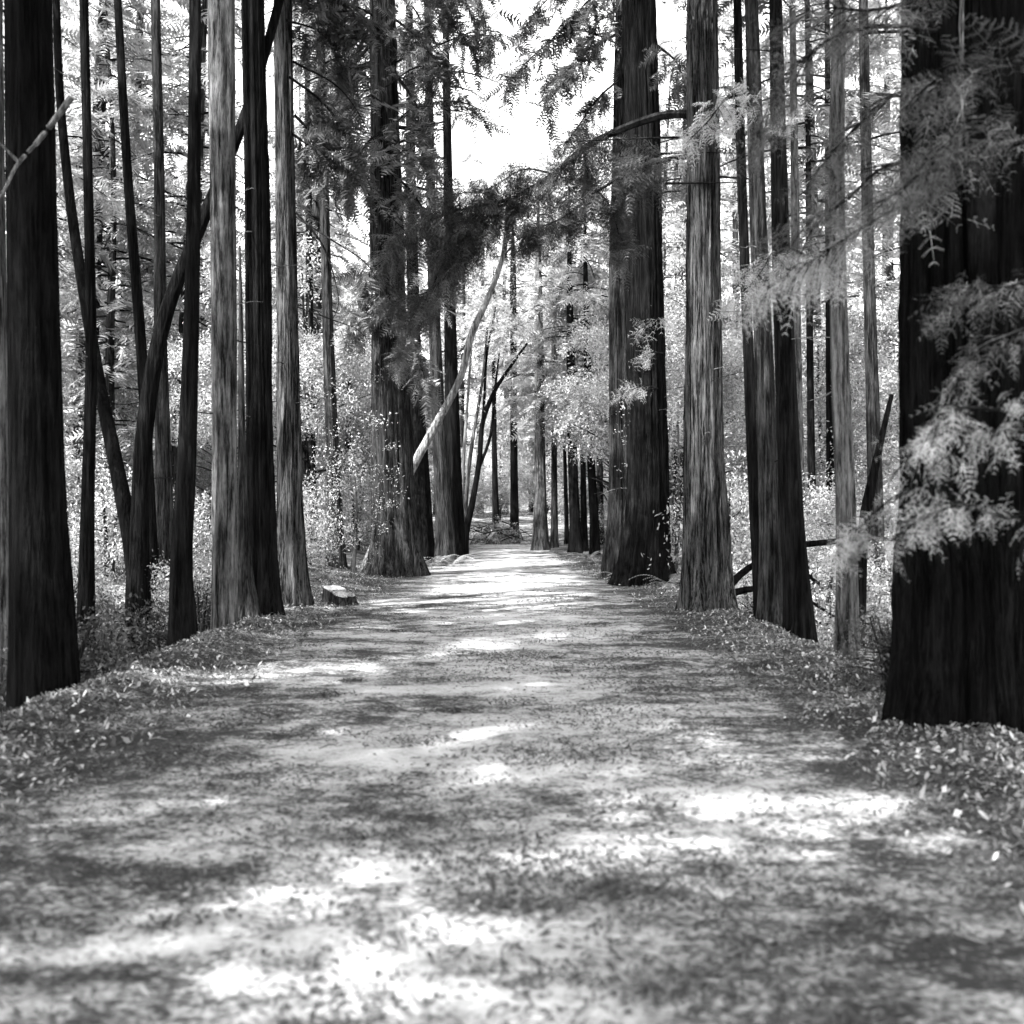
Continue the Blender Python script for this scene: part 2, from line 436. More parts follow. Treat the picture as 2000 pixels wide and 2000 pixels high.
# ------------------------------------------------------------------ trees
def crown_mesh(mb, axis, r0, z0, z1, Lmax, n, per=8, tmpl=SPR_COARSE, sc=0.8, mat_l=0, mat_f=1, shape='conifer', cull=True, droop=.35, bias=.5):
    """limbs with sprays of needles round the trunk axis (callable z -> xyz)."""
    pos = []; dirs = []
    for i in range(n):
        f = (i + rng.uniform(0, 1)) / n
        z = z0 + (z1 - z0) * f ** 0.9
        o = axis(z); an = rng.uniform(0, 2 * PI)
        prof = (1 - f) ** .7 * (0.55 + .45 * min(1, f / .15)) + .08
        L = Lmax * prof * rng.uniform(.55, 1.15)
        hd = np.array([math.cos(an), math.sin(an), 0]); rise = rng.uniform(-.1, .35)
        pts = [o + hd * L * t + np.array([0, 0, L * (rise * t - droop * t * t)]) for t in (0, .35, .7, 1)]
        rr = .012 + .012 * L
        cpts = np.array([[*p, rr * q] for p, q in zip(pts, (1, .75, .45, .15))])
        side = np.array([-hd[1], hd[0], 0])
        m = max(3, int(per * L / Lmax * 1.6))
        q, _ = resample(cpts, 12)
        tt = rng.uniform(.18, 1, m) ** .8
        ii = np.clip((tt * 11).astype(int), 0, 11)
        base = q[ii, :3]
        lat = rng.normal(0, 1, (m, 1))
        spread = L * .16 * (1.2 - tt[:, None])
        pp = base + side * lat * spread + np.array([0, 0, 1]) * rng.normal(-.06, .12, (m, 1)) * L * .3
        dd = hd * .75 + side * (lat * .5 + rng.normal(0, .5, (m, 1))) + np.array([0, 0, 1]) * rng.normal(-.35, .25, (m, 1))
        k = keep(pp) if cull else np.ones(m, bool)
        if k.mean() > .35:
            tube(mb, cpts, 5, 4, mat=mat_l, cap=False)
        pos.append(pp[k]); dirs.append(dd[k])
    pos = np.concatenate(pos); dirs = np.concatenate(dirs)
    place(mb, tmpl, pos, dirs, sc * rng.uniform(.7, 1.25, len(pos)), mat=mat_f, tint=np.clip(rng.normal(bias, .22, len(pos)), 0, 1))

def dead_branch(root, base, start, hd, L, r, mat):
    mb = MB()
    p = [start]
    for t in (.35, .7, 1):
        p.append(start + hd * L * t + np.array([0, 0, -.12 * L * t * t]) + rng.normal(0, .04 * L, 3))
    tube(mb, np.array([[*q, r * k] for q, k in zip(p, (1, .7, .45, .2))]), 7, 5, rough=.08)
    if L > .7:
        for s in range(2):
            q = p[1 + s]; d2 = hd + rng.normal(0, .6, 3); d2 /= np.linalg.norm(d2)
            tube(mb, np.array([[*q, r * .5], [*(q + d2 * L * .25), r * .35], [*(q + d2 * L * .45 + np.array([0, 0, -.03])), r * .1]]), 4, 4)
    return mb.build('dead_branch', mat, base, root, smooth=True, tint=False)

def redwood(name, label, cat, prof, d, height=27, mat=None, crown=None, seg=40, twigs=0, twig_l=(.3, .9), flute=.05, flare=.38, group=None,
            extra=None, lean_d=0.0, tmpl=None, twig_zone=(2, 8), rough=.02):
    """prof: [(px, py, width_px)] from base to top as measured in the photo, at depth d."""
    mat = mat or M_BARK
    pts = []
    for px, py, wpx in prof:
        p = P(px, py, d); pts.append([*p, wpx / F * d / 2])
    b0 = pts[0]; gx, gy = b0[0], b0[1]; gz = float(H(gx, gy)) - .15
    if b0[2] > gz + .05: pts.insert(0, [gx, gy, gz, b0[3] * 1.02])
    base = np.array([gx, gy, gz + .12])
    top = pts[-1]; prev = pts[-2]
    if height > top[2] + 2:
        dirv = (np.array(top[:3]) - np.array(prev[:3])); dirv /= max(dirv[2], .2)
        rem = height - top[2]
        for fr in (.33, .66, 1):
            dv = dirv * (1 - fr * .5)
            pts.append([top[0] + dv[0] * rem * fr * .8, top[1] + dv[1] * rem * fr, top[2] + rem * fr, top[3] * (1 - .93 * fr) ** .8])
    pts = np.array(pts)
    root = tag(empty(name, base), label, cat, group)
    mb = MB()
    zl = pts[-1, 2] - pts[0, 2]
    tube(mb, pts, max(24, int(zl * 5)), seg, rough=rough, flute=flute, flare=flare)
    tr = mb.build('trunk', mat, base, root, smooth=True, tint=False)
    def axis(z):
        i = np.clip(np.searchsorted(pts[:, 2], z) - 1, 0, len(pts) - 2)
        t = (z - pts[i, 2]) / max(1e-6, pts[i + 1, 2] - pts[i, 2])
        return pts[i, :3] * (1 - t) + pts[i + 1, :3] * t
    def rad(z):
        return float(np.interp(z, pts[:, 2], pts[:, 3]))
    if crown:
        mb = MB(); c = dict(z0=9.5, z1=height, Lmax=3.6, n=70, per=9); c.update(crown)
        crown_mesh(mb, axis, .1, **c)
        if tmpl is None: pass
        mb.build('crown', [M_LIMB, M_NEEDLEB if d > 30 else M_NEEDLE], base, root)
    for i in range(twigs):
        z = rng.uniform(*twig_zone); an = rng.uniform(0, 2 * PI)
        hd = np.array([math.cos(an), math.sin(an), rng.uniform(-.25, .25)])
        st = axis(z) + hd * rad(z) * .85
        dead_branch(root, base, st, hd, rng.uniform(*twig_l), rng.uniform(.006, .013), M_TWIG if rng.uniform() < .6 else M_LIMB)
    root_info[root.name] = (axis, rad, base)
    return root
root_info = {}

def bough(root, name, ctrl, r=.03, n=40, spread=.5, sc=.4, tmpl=SPR_FINE, hang=.4, mat=None, start=.15, bias=.5, jit=.1, twig=8):
    """a leafy branch along image/depth control points, with side twigs carrying sprays."""
    mat = mat or M_NEEDLE
    base = root_info[root.name][2]
    c = np.array([P(*q) for q in ctrl]); k = len(c)
    cp = np.c_[c, r * np.linspace(1, .18, k)]
    mb = MB()
    tube(mb, cp, 6 * k, 6, rough=.06, mat=0)
    q, t = resample(cp, 60)
    tan = np.gradient(q[:, :3], axis=0); tan, a, b = frame(tan)
    pos = []; dirs = []
    for i in range(n):
        f = start + (1 - start) * rng.uniform(0, 1)
        j = int(f * 59); p = q[j, :3]
        sd = a[j] * rng.choice([-1, 1]) * rng.uniform(.5, 1) + tan[j] * rng.uniform(.2, .8) + np.array([0, 0, rng.uniform(-hang, .25)])
        sd /= np.linalg.norm(sd); L = spread * rng.uniform(.4, 1.1) * (1.15 - .5 * f)
        e = p + sd * L + np.array([0, 0, -hang * L * .5])
        m = p + sd * L * .5
        tube(mb, np.array([[*p, .006], [*m, .004], [*e, .002]]), 4, 3, mat=0, cap=False)
        for g in range(4):
            u = (g + .6) / 4
            pp = (p * (1 - u) ** 2 + 2 * m * u * (1 - u) + e * u * u)
            pos.append(pp + rng.normal(0, jit * .3, 3)); dirs.append(sd + rng.normal(0, .55, 3) + np.array([0, 0, -hang * rng.uniform(0, 1)]))
    place(mb, tmpl, pos, dirs, sc * rng.uniform(.6, 1.2, len(pos)), mat=1, tint=np.clip(rng.normal(bias, .25, len(pos)), 0, 1), roll=.7)
    return mb.build(name, [M_LIMB, mat], base, root)

def bare(root, ctrl, r, mat=None, name='dead_branch'):
    base = root_info[root.name][2]
    c = np.array([[*P(*q), 0] for q in ctrl]); c[:, 3] = r * np.linspace(1, .2, len(c))
    mb = MB(); tube(mb, c, 6 * len(c), 6, rough=.05)
    return mb.build(name, mat or M_LIMB, base, root, smooth=True, tint=False)

RW = 'redwood tree'; G_L = 'redwoods lining the left edge of the path'; G_R = 'redwoods lining the right edge of the path'
CN = dict(z0=10.0, n=50, per=9, Lmax=3.4, sc=.85)
# ---- left row
t = redwood('redwood_tree', 'grey trunk cut off by the left border, behind the thick dark redwood', RW,
            [(-5, 1340, 60), (-8, 1000, 52), (-14, 500, 46), (-18, 0, 40)], 12.5, mat=M_BARKL, crown=CN, group=G_L)
L1 = redwood('redwood_tree', 'thickest dark trunk at the far left, bare twig crossing it high up', RW,
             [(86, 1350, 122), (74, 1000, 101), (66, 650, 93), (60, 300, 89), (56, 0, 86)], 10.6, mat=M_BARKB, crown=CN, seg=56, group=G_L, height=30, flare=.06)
bare(L1, [(140, 190, 10.2), (75, 275, 10.2), (35, 320, 10.1), (0, 385, 10.0), (-40, 430, 10)], .03, M_TWIG)
bare(L1, [(38, 318, 10.1), (10, 290, 10.1), (-20, 262, 10)], .02, M_TWIG)
redwood('redwood_tree', 'slim straight dark trunk just right of the thickest left trunk', RW,
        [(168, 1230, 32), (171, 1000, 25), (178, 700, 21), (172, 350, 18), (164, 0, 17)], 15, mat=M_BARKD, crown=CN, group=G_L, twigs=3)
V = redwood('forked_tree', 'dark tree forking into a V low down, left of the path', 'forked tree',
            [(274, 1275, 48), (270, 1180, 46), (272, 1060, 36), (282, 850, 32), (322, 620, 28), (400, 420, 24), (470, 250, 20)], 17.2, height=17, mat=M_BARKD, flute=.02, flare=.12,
            crown=dict(z0=9, z1=14, n=22, Lmax=2.6, per=9, sc=.8))
mb = MB(); b = root_info[V.name][2]
tube(mb, np.array([[*P(x, y, d), wd / F * d / 2] for x, y, wd, d in [(272, 1180, 38, 17.2), (258, 1070, 34, 17.25), (225, 900, 28, 17.4), (200, 780, 25, 17.6), (172, 620, 22, 17.9), (138, 400, 19, 18.2), (118, 200, 16, 18.4), (108, -60, 13, 18.6)]]), 50, 20, rough=.012)
mb.build('stem', M_BARKD, b, V, smooth=True, tint=False)
redwood('redwood_tree', 'slim leaning trunk seen in the opening of the V of the forked tree', RW,
        [(297, 1150, 26), (288, 900, 22), (277, 700, 21), (250, 350, 18), (230, 0, 15)], 22, mat=M_BARKD, crown=CN, twigs=4, twig_l=(.4, 1.2))
redwood('redwood_tree', 'knotty dark trunk between the forked tree and the straight black trunk', RW,
        [(320, 1150, 44), (318, 900, 30), (313, 650, 24), (311, 350, 20), (304, 0, 18)], 23, mat=M_BARK, crown=CN, twigs=6, twig_l=(.4, 1.3), twig_zone=(3, 11))
redwood('redwood_tree', 'black trunk bowed at its foot, directly left of the smooth pale trunk', RW,
        [(358, 1260, 50), (354, 1120, 42), (365, 900, 36), (373, 650, 31), (378, 400, 27), (381, 0, 23)], 14.8, mat=M_BARKD, crown=CN, group=G_L)
L8 = redwood('redwood_tree', 'smooth pale grey trunk with short snapped twigs on its right side', RW,
             [(439, 1245, 49), (439, 1000, 46), (438, 650, 48), (435, 300, 49), (433, 0, 51)], 15.4, mat=M_BARKL, crown=CN, group=G_L, flute=.02, flare=.04, twigs=7, twig_l=(.15, .5))
redwood('redwood_tree', 'thin fibrous trunk squeezed between the pale trunk and the dark broad one', RW,
        [(487, 1238, 44), (478, 1120, 28), (473, 900, 15), (470, 600, 8), (468, 480, 4)], 16.4, mat=M_BARK, group=G_L, height=5)
L9 = redwood('redwood_tree', 'broad dark trunk with deep vertical furrows, middle of the left row', RW,
             [(515, 1222, 54), (511, 1050, 50), (507, 800, 48), (503, 500, 46), (493, 0, 41)], 17, mat=M_BARKD, crown=CN, group=G_L, seg=72, twigs=6, twig_l=(.3, .8), height=31, rough=.05)
L10 = redwood('redwood_tree', 'lit grey brown trunk with split base, last of the close left row', RW,
              [(566, 1196, 58), (565, 1050, 49), (563, 800, 44), (559, 500, 38), (552, 0, 34)], 18.8, mat=M_BARKW, crown=CN, group=G_L, seg=72, twigs=4, twig_l=(.3, .9), rough=.045)
# branches reaching right from the left row
bare(L10, [(578, 415, 18.6), (625, 470, 18.7), (652, 540, 18.8), (660, 600, 18.8), (640, 640, 18.8)], .022)
bare(L10, [(580, 425, 18.6), (650, 470, 18.4), (720, 520, 18.2), (760, 590, 18.1)], .02)
bare(L10, [(582, 600, 18.6), (650, 625, 18.6), (700, 645, 18.6), (735, 690, 18.6)], .014)
bare(L10, [(575, 225, 18.6), (650, 300, 19), (720, 380, 19.5), (790, 450, 20)], .028)
bare(L10, [(572, 120, 18.6), (660, 170, 19), (740, 290, 19.5)], .022)
for c, nn in [([(560, 40, 18.6), (620, 60, 19), (690, 140, 19.4)], 22), ([(565, 150, 18.6), (630, 200, 19), (690, 290, 19.4), (730, 380, 19.6)], 26), ([(570, 260, 18.7), (620, 300, 19), (660, 360, 19.2)], 16), ([(560, -30, 18.6), (620, -20, 19), (700, 40, 19.3)], 20)]:
    bough(L10, 'branch', c, .022, nn, .6, .6, SPR_MID, .6, bias=.25)
# ---- left of centre
redwood('redwood_tree', 'slim grey trunk standing alone between the left row and the big centre left redwood', RW,
        [(657, 1090, 30), (650, 900, 25), (641, 650, 21), (634, 400, 18), (628, 100, 14)], 31, mat=M_BARK, crown=dict(z0=9, n=70, Lmax=3.2, per=9, sc=.9), twigs=4, twig_l=(.5, 1.2))
redwood('redwood_tree', 'narrow black trunk in shade just right of the lit grey brown one', RW,
        [(612, 1090, 18), (607, 850, 16), (604, 500, 13), (600, 100, 10)], 36, mat=M_BARKD, crown=dict(z0=8, n=60, Lmax=3, per=9, sc=.9))
L13 = redwood('redwood_tree', 'big redwood left of the trail, its foot at the path edge and boughs sweeping down', RW,
              [(774, 1128, 94), (769, 1000, 76), (764, 800, 70), (759, 600, 63), (755, 400, 60), (747, 0, 46)], 29, mat=M_BARK, height=33, seg=84, rough=.05, flute=.06,
              crown=dict(z0=8.5, n=100, Lmax=4.0, per=12, sc=.8), twigs=5, twig_l=(.5, 1.3), twig_zone=(4, 9))
for c, nn in [([(745, 60, 28.6), (690, 130, 28), (630, 240, 27.5), (590, 340, 27)], 34), ([(750, 120, 28.6), (810, 200, 28), (840, 310, 27.5)], 22),
              ([(752, 250, 28.6), (700, 300, 28), (660, 390, 27.5)], 22), ([(755, 330, 28.5), (800, 370, 28), (860, 470, 27.4)], 26),
              ([(745, 20, 28.6), (800, 60, 28), (860, 130, 27.5)], 16), ([(756, 480, 28.5), (720, 540, 28), (690, 640, 27.6)], 26), ([(758, 560, 28.4), (800, 640, 28), (830, 740, 27.6)], 22)]:
    bough(L13, 'branch', c, .05, nn, 1.1, .7, SPR_MID, .6)
LN = redwood('leaning_tree', 'thin pale trunk leaning right from behind the big centre left redwood', 'leaning tree',
             [(708, 1132, 24), (728, 1082, 23), (770, 985, 21), (806, 912, 17), (850, 832, 16), (900, 735, 13), (922, 650, 13), (952, 585, 11), (982, 500, 9), (992, 420, 7)], 31, height=5, mat=M_BARKSUN, flute=.015, flare=.05, rough=.02)
bough(LN, 'branch', [(985, 500, 31), (1010, 470, 31), (1050, 450, 31)], .03, 10, .6, .6, SPR_MID, .4)
redwood('redwood_tree', 'dark slanting trunk close behind the big centre left redwood', RW,
        [(826, 1062, 40), (820, 900, 34), (812, 740, 28), (806, 500, 22), (800, 100, 16)], 37, mat=M_BARKD, crown=dict(z0=8, n=70, Lmax=3.4, per=9, sc=.9))
redwood('redwood_tree', 'grey trunk above the ferns, behind the leaning pale trunk', RW,
        [(870, 1068, 34), (864, 950, 30), (856, 800, 26), (848, 600, 22), (838, 200, 15)], 36, mat=M_BARK, crown=dict(z0=9, n=60, Lmax=3.2, per=9, sc=.9))
redwood('redwood_tree', 'straight black trunk right behind the grey one above the ferns', RW,
        [(890, 1055, 32), (886, 900, 28), (882, 740, 25), (878, 500, 20), (872, 150, 14)], 41, mat=M_BARKD, crown=dict(z0=9.5, n=60, Lmax=3.0, per=9, sc=.9))
MS = redwood('slender_tree', 'slender many stemmed tree spreading upward where the path bends', 'multi stemmed tree',
             [(908, 1050, 16), (922, 985, 12), (936, 900, 10), (944, 820, 9), (968, 760, 8), (1000, 712, 6), (1030, 670, 4)], 43, height=3, mat=M_BARKD, flute=0, flare=.1, rough=.03)
mb_b = root_info[MS.name][2]
for ps, mt in [([(906, 1052, 9), (914, 930, 8), (926, 840, 7), (940, 760, 6), (952, 640, 4)], M_BARKL), ([(900, 1050, 8), (904, 920, 7), (912, 800, 6), (922, 660, 4)], M_BARKSUN),
               ([(938, 880, 7), (946, 780, 6), (950, 700, 5), (968, 600, 3)], M_BARKD), ([(930, 930, 7), (958, 850, 6), (966, 770, 5), (975, 690, 3)], M_BARKD)]:
    mb = MB(); tube(mb, np.array([[*P(x, y, 43), wd / F * 43 / 2] for x, y, wd in ps]), 30, 10, rough=.03)
    mb.build('stem', mt, mb_b, MS, smooth=True, tint=False)
mb = MB(); n = 260
pp = np.array([P(rng.normal(960, 40), rng.normal(640, 70), 43 + rng.normal(0, 1.3)) for _ in range(n)])
place(mb, BROADS, pp, rng.normal(0, 1, (n, 3)), .55, tint=rng.uniform(.2, 1, n)); mb.build('crown', M_LEAF, mb_b, MS)
# ---- far end
redwood('redwood_tree', 'dark trunk rising out of the brushy mound at the bend', RW, [(1005, 1040, 16), (1004, 900, 14), (1003, 700, 12), (1002, 500, 9)], 60, height=17, mat=M_BARKD, crown=dict(z0=10, n=50, Lmax=2.6, per=8, sc=1.1))
redwood('redwood_tree', 'short dark trunk left of the brushy mound at the bend', RW, [(968, 1010, 12), (966, 900, 10), (965, 750, 8)], 64, mat=M_BARKD, height=16, crown=dict(z0=9, n=30, Lmax=2.2, per=8, sc=1.1))
redwood('redwood_tree', 'grey trunk with a sunlit white foot on the bank at the end of the trail', RW, [(1055, 1062, 28), (1055, 980, 23), (1054, 850, 20), (1052, 600, 15)], 47.5, mat=M_BARKL, height=15, crown=dict(z0=5.5, n=70, Lmax=3.0, per=10, sc=1.0), flare=.3)
for (px, py, wd, d, lb, mt, dx) in [(1083, 1062, 13, 50, 'slim grey trunk just right of the sunlit white footed one', M_BARK, -1), (1124, 1078, 22, 44, 'dark paired trunk at the right margin where the path bends', M_BARKD, -10),
                                (1141, 1074, 12, 46, 'thin black pole trunk left of the double redwood', M_BARKD, -5), (1162, 1062, 18, 42, 'slanting dark trunk nearest the double redwood on its left', M_BARKD, -16), (1172, 1052, 14, 52, 'faint grey trunk half hidden beside the double redwood', M_BARK, -2),
                                (1107, 1055, 8, 56, 'very thin dark stem far back right of the sunlit foot', M_BARKD, -8)]:
    redwood('redwood_tree', lb, RW, [(px, py, wd), (px + dx * .5, py - 170, wd * .85), (px + dx, py - 420, wd * .7)], d, mat=mt, height=14, crown=dict(z0=5, n=60, Lmax=2.6, per=10, sc=.95), seg=20)
# ---- right row
R1a = redwood('redwood_tree', 'left greyer trunk of the double redwood on the right of the trail', RW,
              [(1203, 1125, 50), (1212, 1000, 46), (1212, 800, 43), (1211, 600, 41), (1216, 300, 36), (1220, 0, 30)], 27.5, mat=M_BARK, height=30, seg=72, rough=.045, crown=dict(z0=14.5, n=80, Lmax=3.6, per=11, sc=.85), twigs=6, twig_l=(.4, 1.2), group=G_R, flare=.12)
R1b = redwood('redwood_tree', 'right darker and thicker trunk of the double redwood, deeply furrowed', RW,
              [(1259, 1143, 90), (1264, 1000, 74), (1263, 800, 68), (1260, 600, 66), (1257, 300, 62), (1250, 0, 58)], 25.2, mat=M_BARKD, height=34, seg=96, rough=.06, flute=.06, crown=dict(z0=13.5, n=80, Lmax=4, per=11, sc=.85), twigs=5, twig_l=(.5, 1.4), group=G_R)
R2 = redwood('redwood_tree', 'straight redwood with sunlit patches on its trunk and a long bough over the trail', RW,
             [(1381, 1206, 84), (1377, 1000, 74), (1374, 800, 67), (1373, 500, 62), (1372, 250, 58), (1370, 0, 53)], 18.5, mat=M_BARKW, height=31, seg=84, rough=.045, crown=CN, twigs=5, twig_l=(.4, 1.0), group=G_R)
R3 = redwood('redwood_tree', 'narrow black trunk leaning against its neighbour right of the sunlit patched redwood', RW,
             [(1490, 1245, 26), (1474, 950, 25), (1460, 650, 20), (1447, 300, 18), (1440, 0, 16)], 16.9, mat=M_BARKD, crown=CN, group=G_R, twigs=3)
R4 = redwood('redwood_tree', 'dull brown trunk with a knot, between two black trunks on the right', RW,
             [(1508, 1243, 44), (1503, 1000, 38), (1492, 700, 33), (1480, 400, 30), (1468, 0, 24)], 16.4, mat=M_BARK, crown=CN, group=G_R, twigs=3)
R5 = redwood('redwood_tree', 'black leaning trunk with the lowest base in the right row', RW,
             [(1561, 1255, 48), (1546, 1000, 41), (1533, 700, 36), (1523, 400, 31), (1515, 0, 24)], 15.7, mat=M_BARKD, crown=CN, group=G_R, seg=48, twigs=3)
redwood('redwood_tree', 'bright thin sunlit trunk far behind the black leaning trunk', RW, [(1562, 1040, 18), (1556, 700, 17), (1552, 350, 15), (1548, 50, 12)], 30, mat=M_BARKL, crown=dict(z0=11, n=50, Lmax=2.8, per=9, sc=.9))
redwood('redwood_tree', 'thin dark trunk in the wood left of the mossy grey trunk', RW, [(1586, 1030, 16), (1583, 800, 14), (1580, 500, 12)], 33, mat=M_BARKD, crown=dict(z0=9, n=50, Lmax=2.8, per=9, sc=.9))
redwood('redwood_tree', 'short stretch of black trunk peeping left of the mossy grey trunk', RW, [(1624, 1040, 20), (1622, 800, 17), (1618, 400, 13)], 35, mat=M_BARKD, crown=dict(z0=9, n=50, Lmax=2.8, per=9, sc=.9))
R7 = redwood('redwood_tree', 'mossy grey trunk behind the leafy twigs, left of the huge right trunk', RW,
             [(1655, 1340, 42), (1652, 1000, 36), (1640, 700, 34), (1634, 300, 29), (1640, 0, 24)], 13.2, mat=M_BARKL, crown=CN, group=G_R, twigs=2)
redwood('redwood_tree', 'dim trunk in the gap left of the huge right trunk', RW, [(1712, 1050, 28), (1702, 700, 24), (1692, 300, 20)], 27, mat=M_BARK, crown=dict(z0=10, n=50, Lmax=3, per=9, sc=.9))
redwood('redwood_tree', 'grey trunk showing as a pale strip between the huge double trunks at the right', RW, [(1884, 1150, 46), (1880, 800, 42), (1877, 300, 38), (1874, 0, 34)], 14.5, mat=M_BARKL, crown=CN)
R9 = redwood('redwood_tree', 'huge dark double trunk at the far right border with sunlit sprays before it', RW,
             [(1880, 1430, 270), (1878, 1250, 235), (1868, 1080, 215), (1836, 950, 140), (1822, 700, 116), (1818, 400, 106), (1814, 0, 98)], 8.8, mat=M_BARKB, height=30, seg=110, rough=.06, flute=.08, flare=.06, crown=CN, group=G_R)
b = root_info[R9.name][2]
mb = MB(); tube(mb, np.array([[*P(x, y, 8.7), wd / F * 8.7 / 2] for x, y, wd in [(1930, 1380, 170), (1937, 1150, 160), (1948, 1000, 148), (1955, 700, 138), (1957, 300, 134), (1955, -100, 126), (1945, -1200, 95), (1940, -3500, 50)]]), 90, 64, rough=.04, flute=.06)
mb.build('second_trunk', M_BARKB, b, R9, smooth=True, tint=False)
# long bough over the trail
for c, r, nn, sp in [([(1372, 225, 18.7), (1300, 225, 19.2), (1220, 250, 19.6), (1140, 290, 20), (1080, 340, 20.2), (1000, 390, 20.4), (930, 440, 20.6), (870, 500, 20.8)], .08, 180, .95),
                     ([(1372, 300, 18.7), (1270, 320, 19.2), (1180, 365, 19.6), (1090, 430, 20), (1020, 455, 20.2)], .045, 90, .8),
                     ([(1140, 290, 20), (1150, 350, 20.2), (1190, 400, 20.2), (1215, 480, 20.2)], .03, 56, .65),
                     ([(1000, 390, 20.4), (900, 410, 20.5), (820, 440, 20.6), (765, 500, 20.8)], .03, 80, .85),
                     ([(930, 440, 20.6), (890, 510, 20.7), (850, 560, 20.8), (770, 590, 21)], .02, 70, .75),
                     ([(1080, 340, 20.2), (1030, 330, 20.3), (950, 370, 20.4), (880, 380, 20.5)], .02, 46, .7),
                     ([(870, 500, 20.8), (840, 570, 20.9), (800, 640, 21), (780, 700, 21)], .015, 34, .6)]:
    bough(R2, 'branch', c, r, int(nn * .95), sp, .5, SPR_FINE, .6, bias=.22, start=.3 if r > .07 else .1)
bough(R1a, 'branch', [(1216, 60, 27.2), (1160, 90, 26.8), (1110, 140, 26.4), (1075, 195, 26)], .035, 26, .8, .7, SPR_MID, .6, bias=.2)
bough(R1a, 'branch', [(1218, -20, 27.2), (1150, 0, 26.8), (1120, 40, 26.4)], .03, 16, .8, .7, SPR_MID, .6, bias=.2)
bough(L13, 'branch', [(748, -40, 28.6), (850, -50, 28), (930, -10, 27.5), (955, 50, 27.2)], .035, 22, .8, .7, SPR_MID, .6, bias=.2)
bough(L13, 'branch', [(752, 170, 28.6), (820, 130, 28), (890, 150, 27.5), (905, 175, 27.4)], .025, 14, .6, .6, SPR_MID, .5, bias=.2)
for c in [[(1290, 300, 18.4), (1360, 298, 18.3), (1470, 300, 18)], [(1300, 358, 18.4), (1470, 356, 18)], [(1340, 268, 18.3), (1260, 270, 18), (1080, 278, 17.6)], [(1405, 345, 18.4), (1500, 352, 18)]]:
    bare(R2, c, .022)
bough(R1b, 'branch', [(1290, 760, 25), (1250, 755, 24.2), (1215, 770, 24)], .015, 9, .45, .4, SPR_THIN, .4, mat=M_NEEDLEB, bias=.4)
bough(R1b, 'branch', [(1296, 690, 25), (1270, 690, 24.4), (1250, 700, 24.2)], .012, 7, .35, .35, SPR_THIN, .4, mat=M_NEEDLEB, bias=.4)
bough(R1b, 'branch', [(1296, 620, 25), (1272, 628, 24.4), (1242, 650, 24.2)], .012, 7, .35, .35, SPR_THIN, .4, mat=M_NEEDLEB, bias=.4)
for rt, c, nn in [(L13, [(750, -60, 29), (840, -20, 28.6), (900, 70, 28.2), (940, 110, 28)], 20), (L13, [(752, 60, 29), (820, 60, 28.6), (870, 20, 28.2)], 14), (R1a, [(1218, -50, 27.5), (1120, -40, 27), (1050, 20, 26.6), (1020, 60, 26.4)], 20),
                  (R1a, [(1216, 150, 27.4), (1170, 190, 27), (1120, 260, 26.6), (1090, 300, 26.5)], 16), (R1a, [(1218, 30, 27.5), (1170, 40, 27), (1140, 90, 26.7)], 12), (L13, [(752, 130, 29), (850, 90, 28.6), (960, 60, 28), (1010, 80, 27.8)], 16), (L13, [(754, 250, 29), (850, 200, 28.5), (930, 210, 28), (985, 250, 27.8)], 15), (R1a, [(1218, 90, 27.5), (1130, 60, 27), (1040, 110, 26.6), (990, 170, 26.4)], 16), (L13, [(748, -100, 29), (880, -80, 28.4), (990, -30, 28), (1030, 20, 27.8)], 16), (R1b, [(1285, 90, 25.4), (1320, 120, 25), (1345, 190, 24.6)], 12)]:
    bough(rt, 'branch', c, .03, nn, .75, .6, SPR_MID, .6, bias=.3)
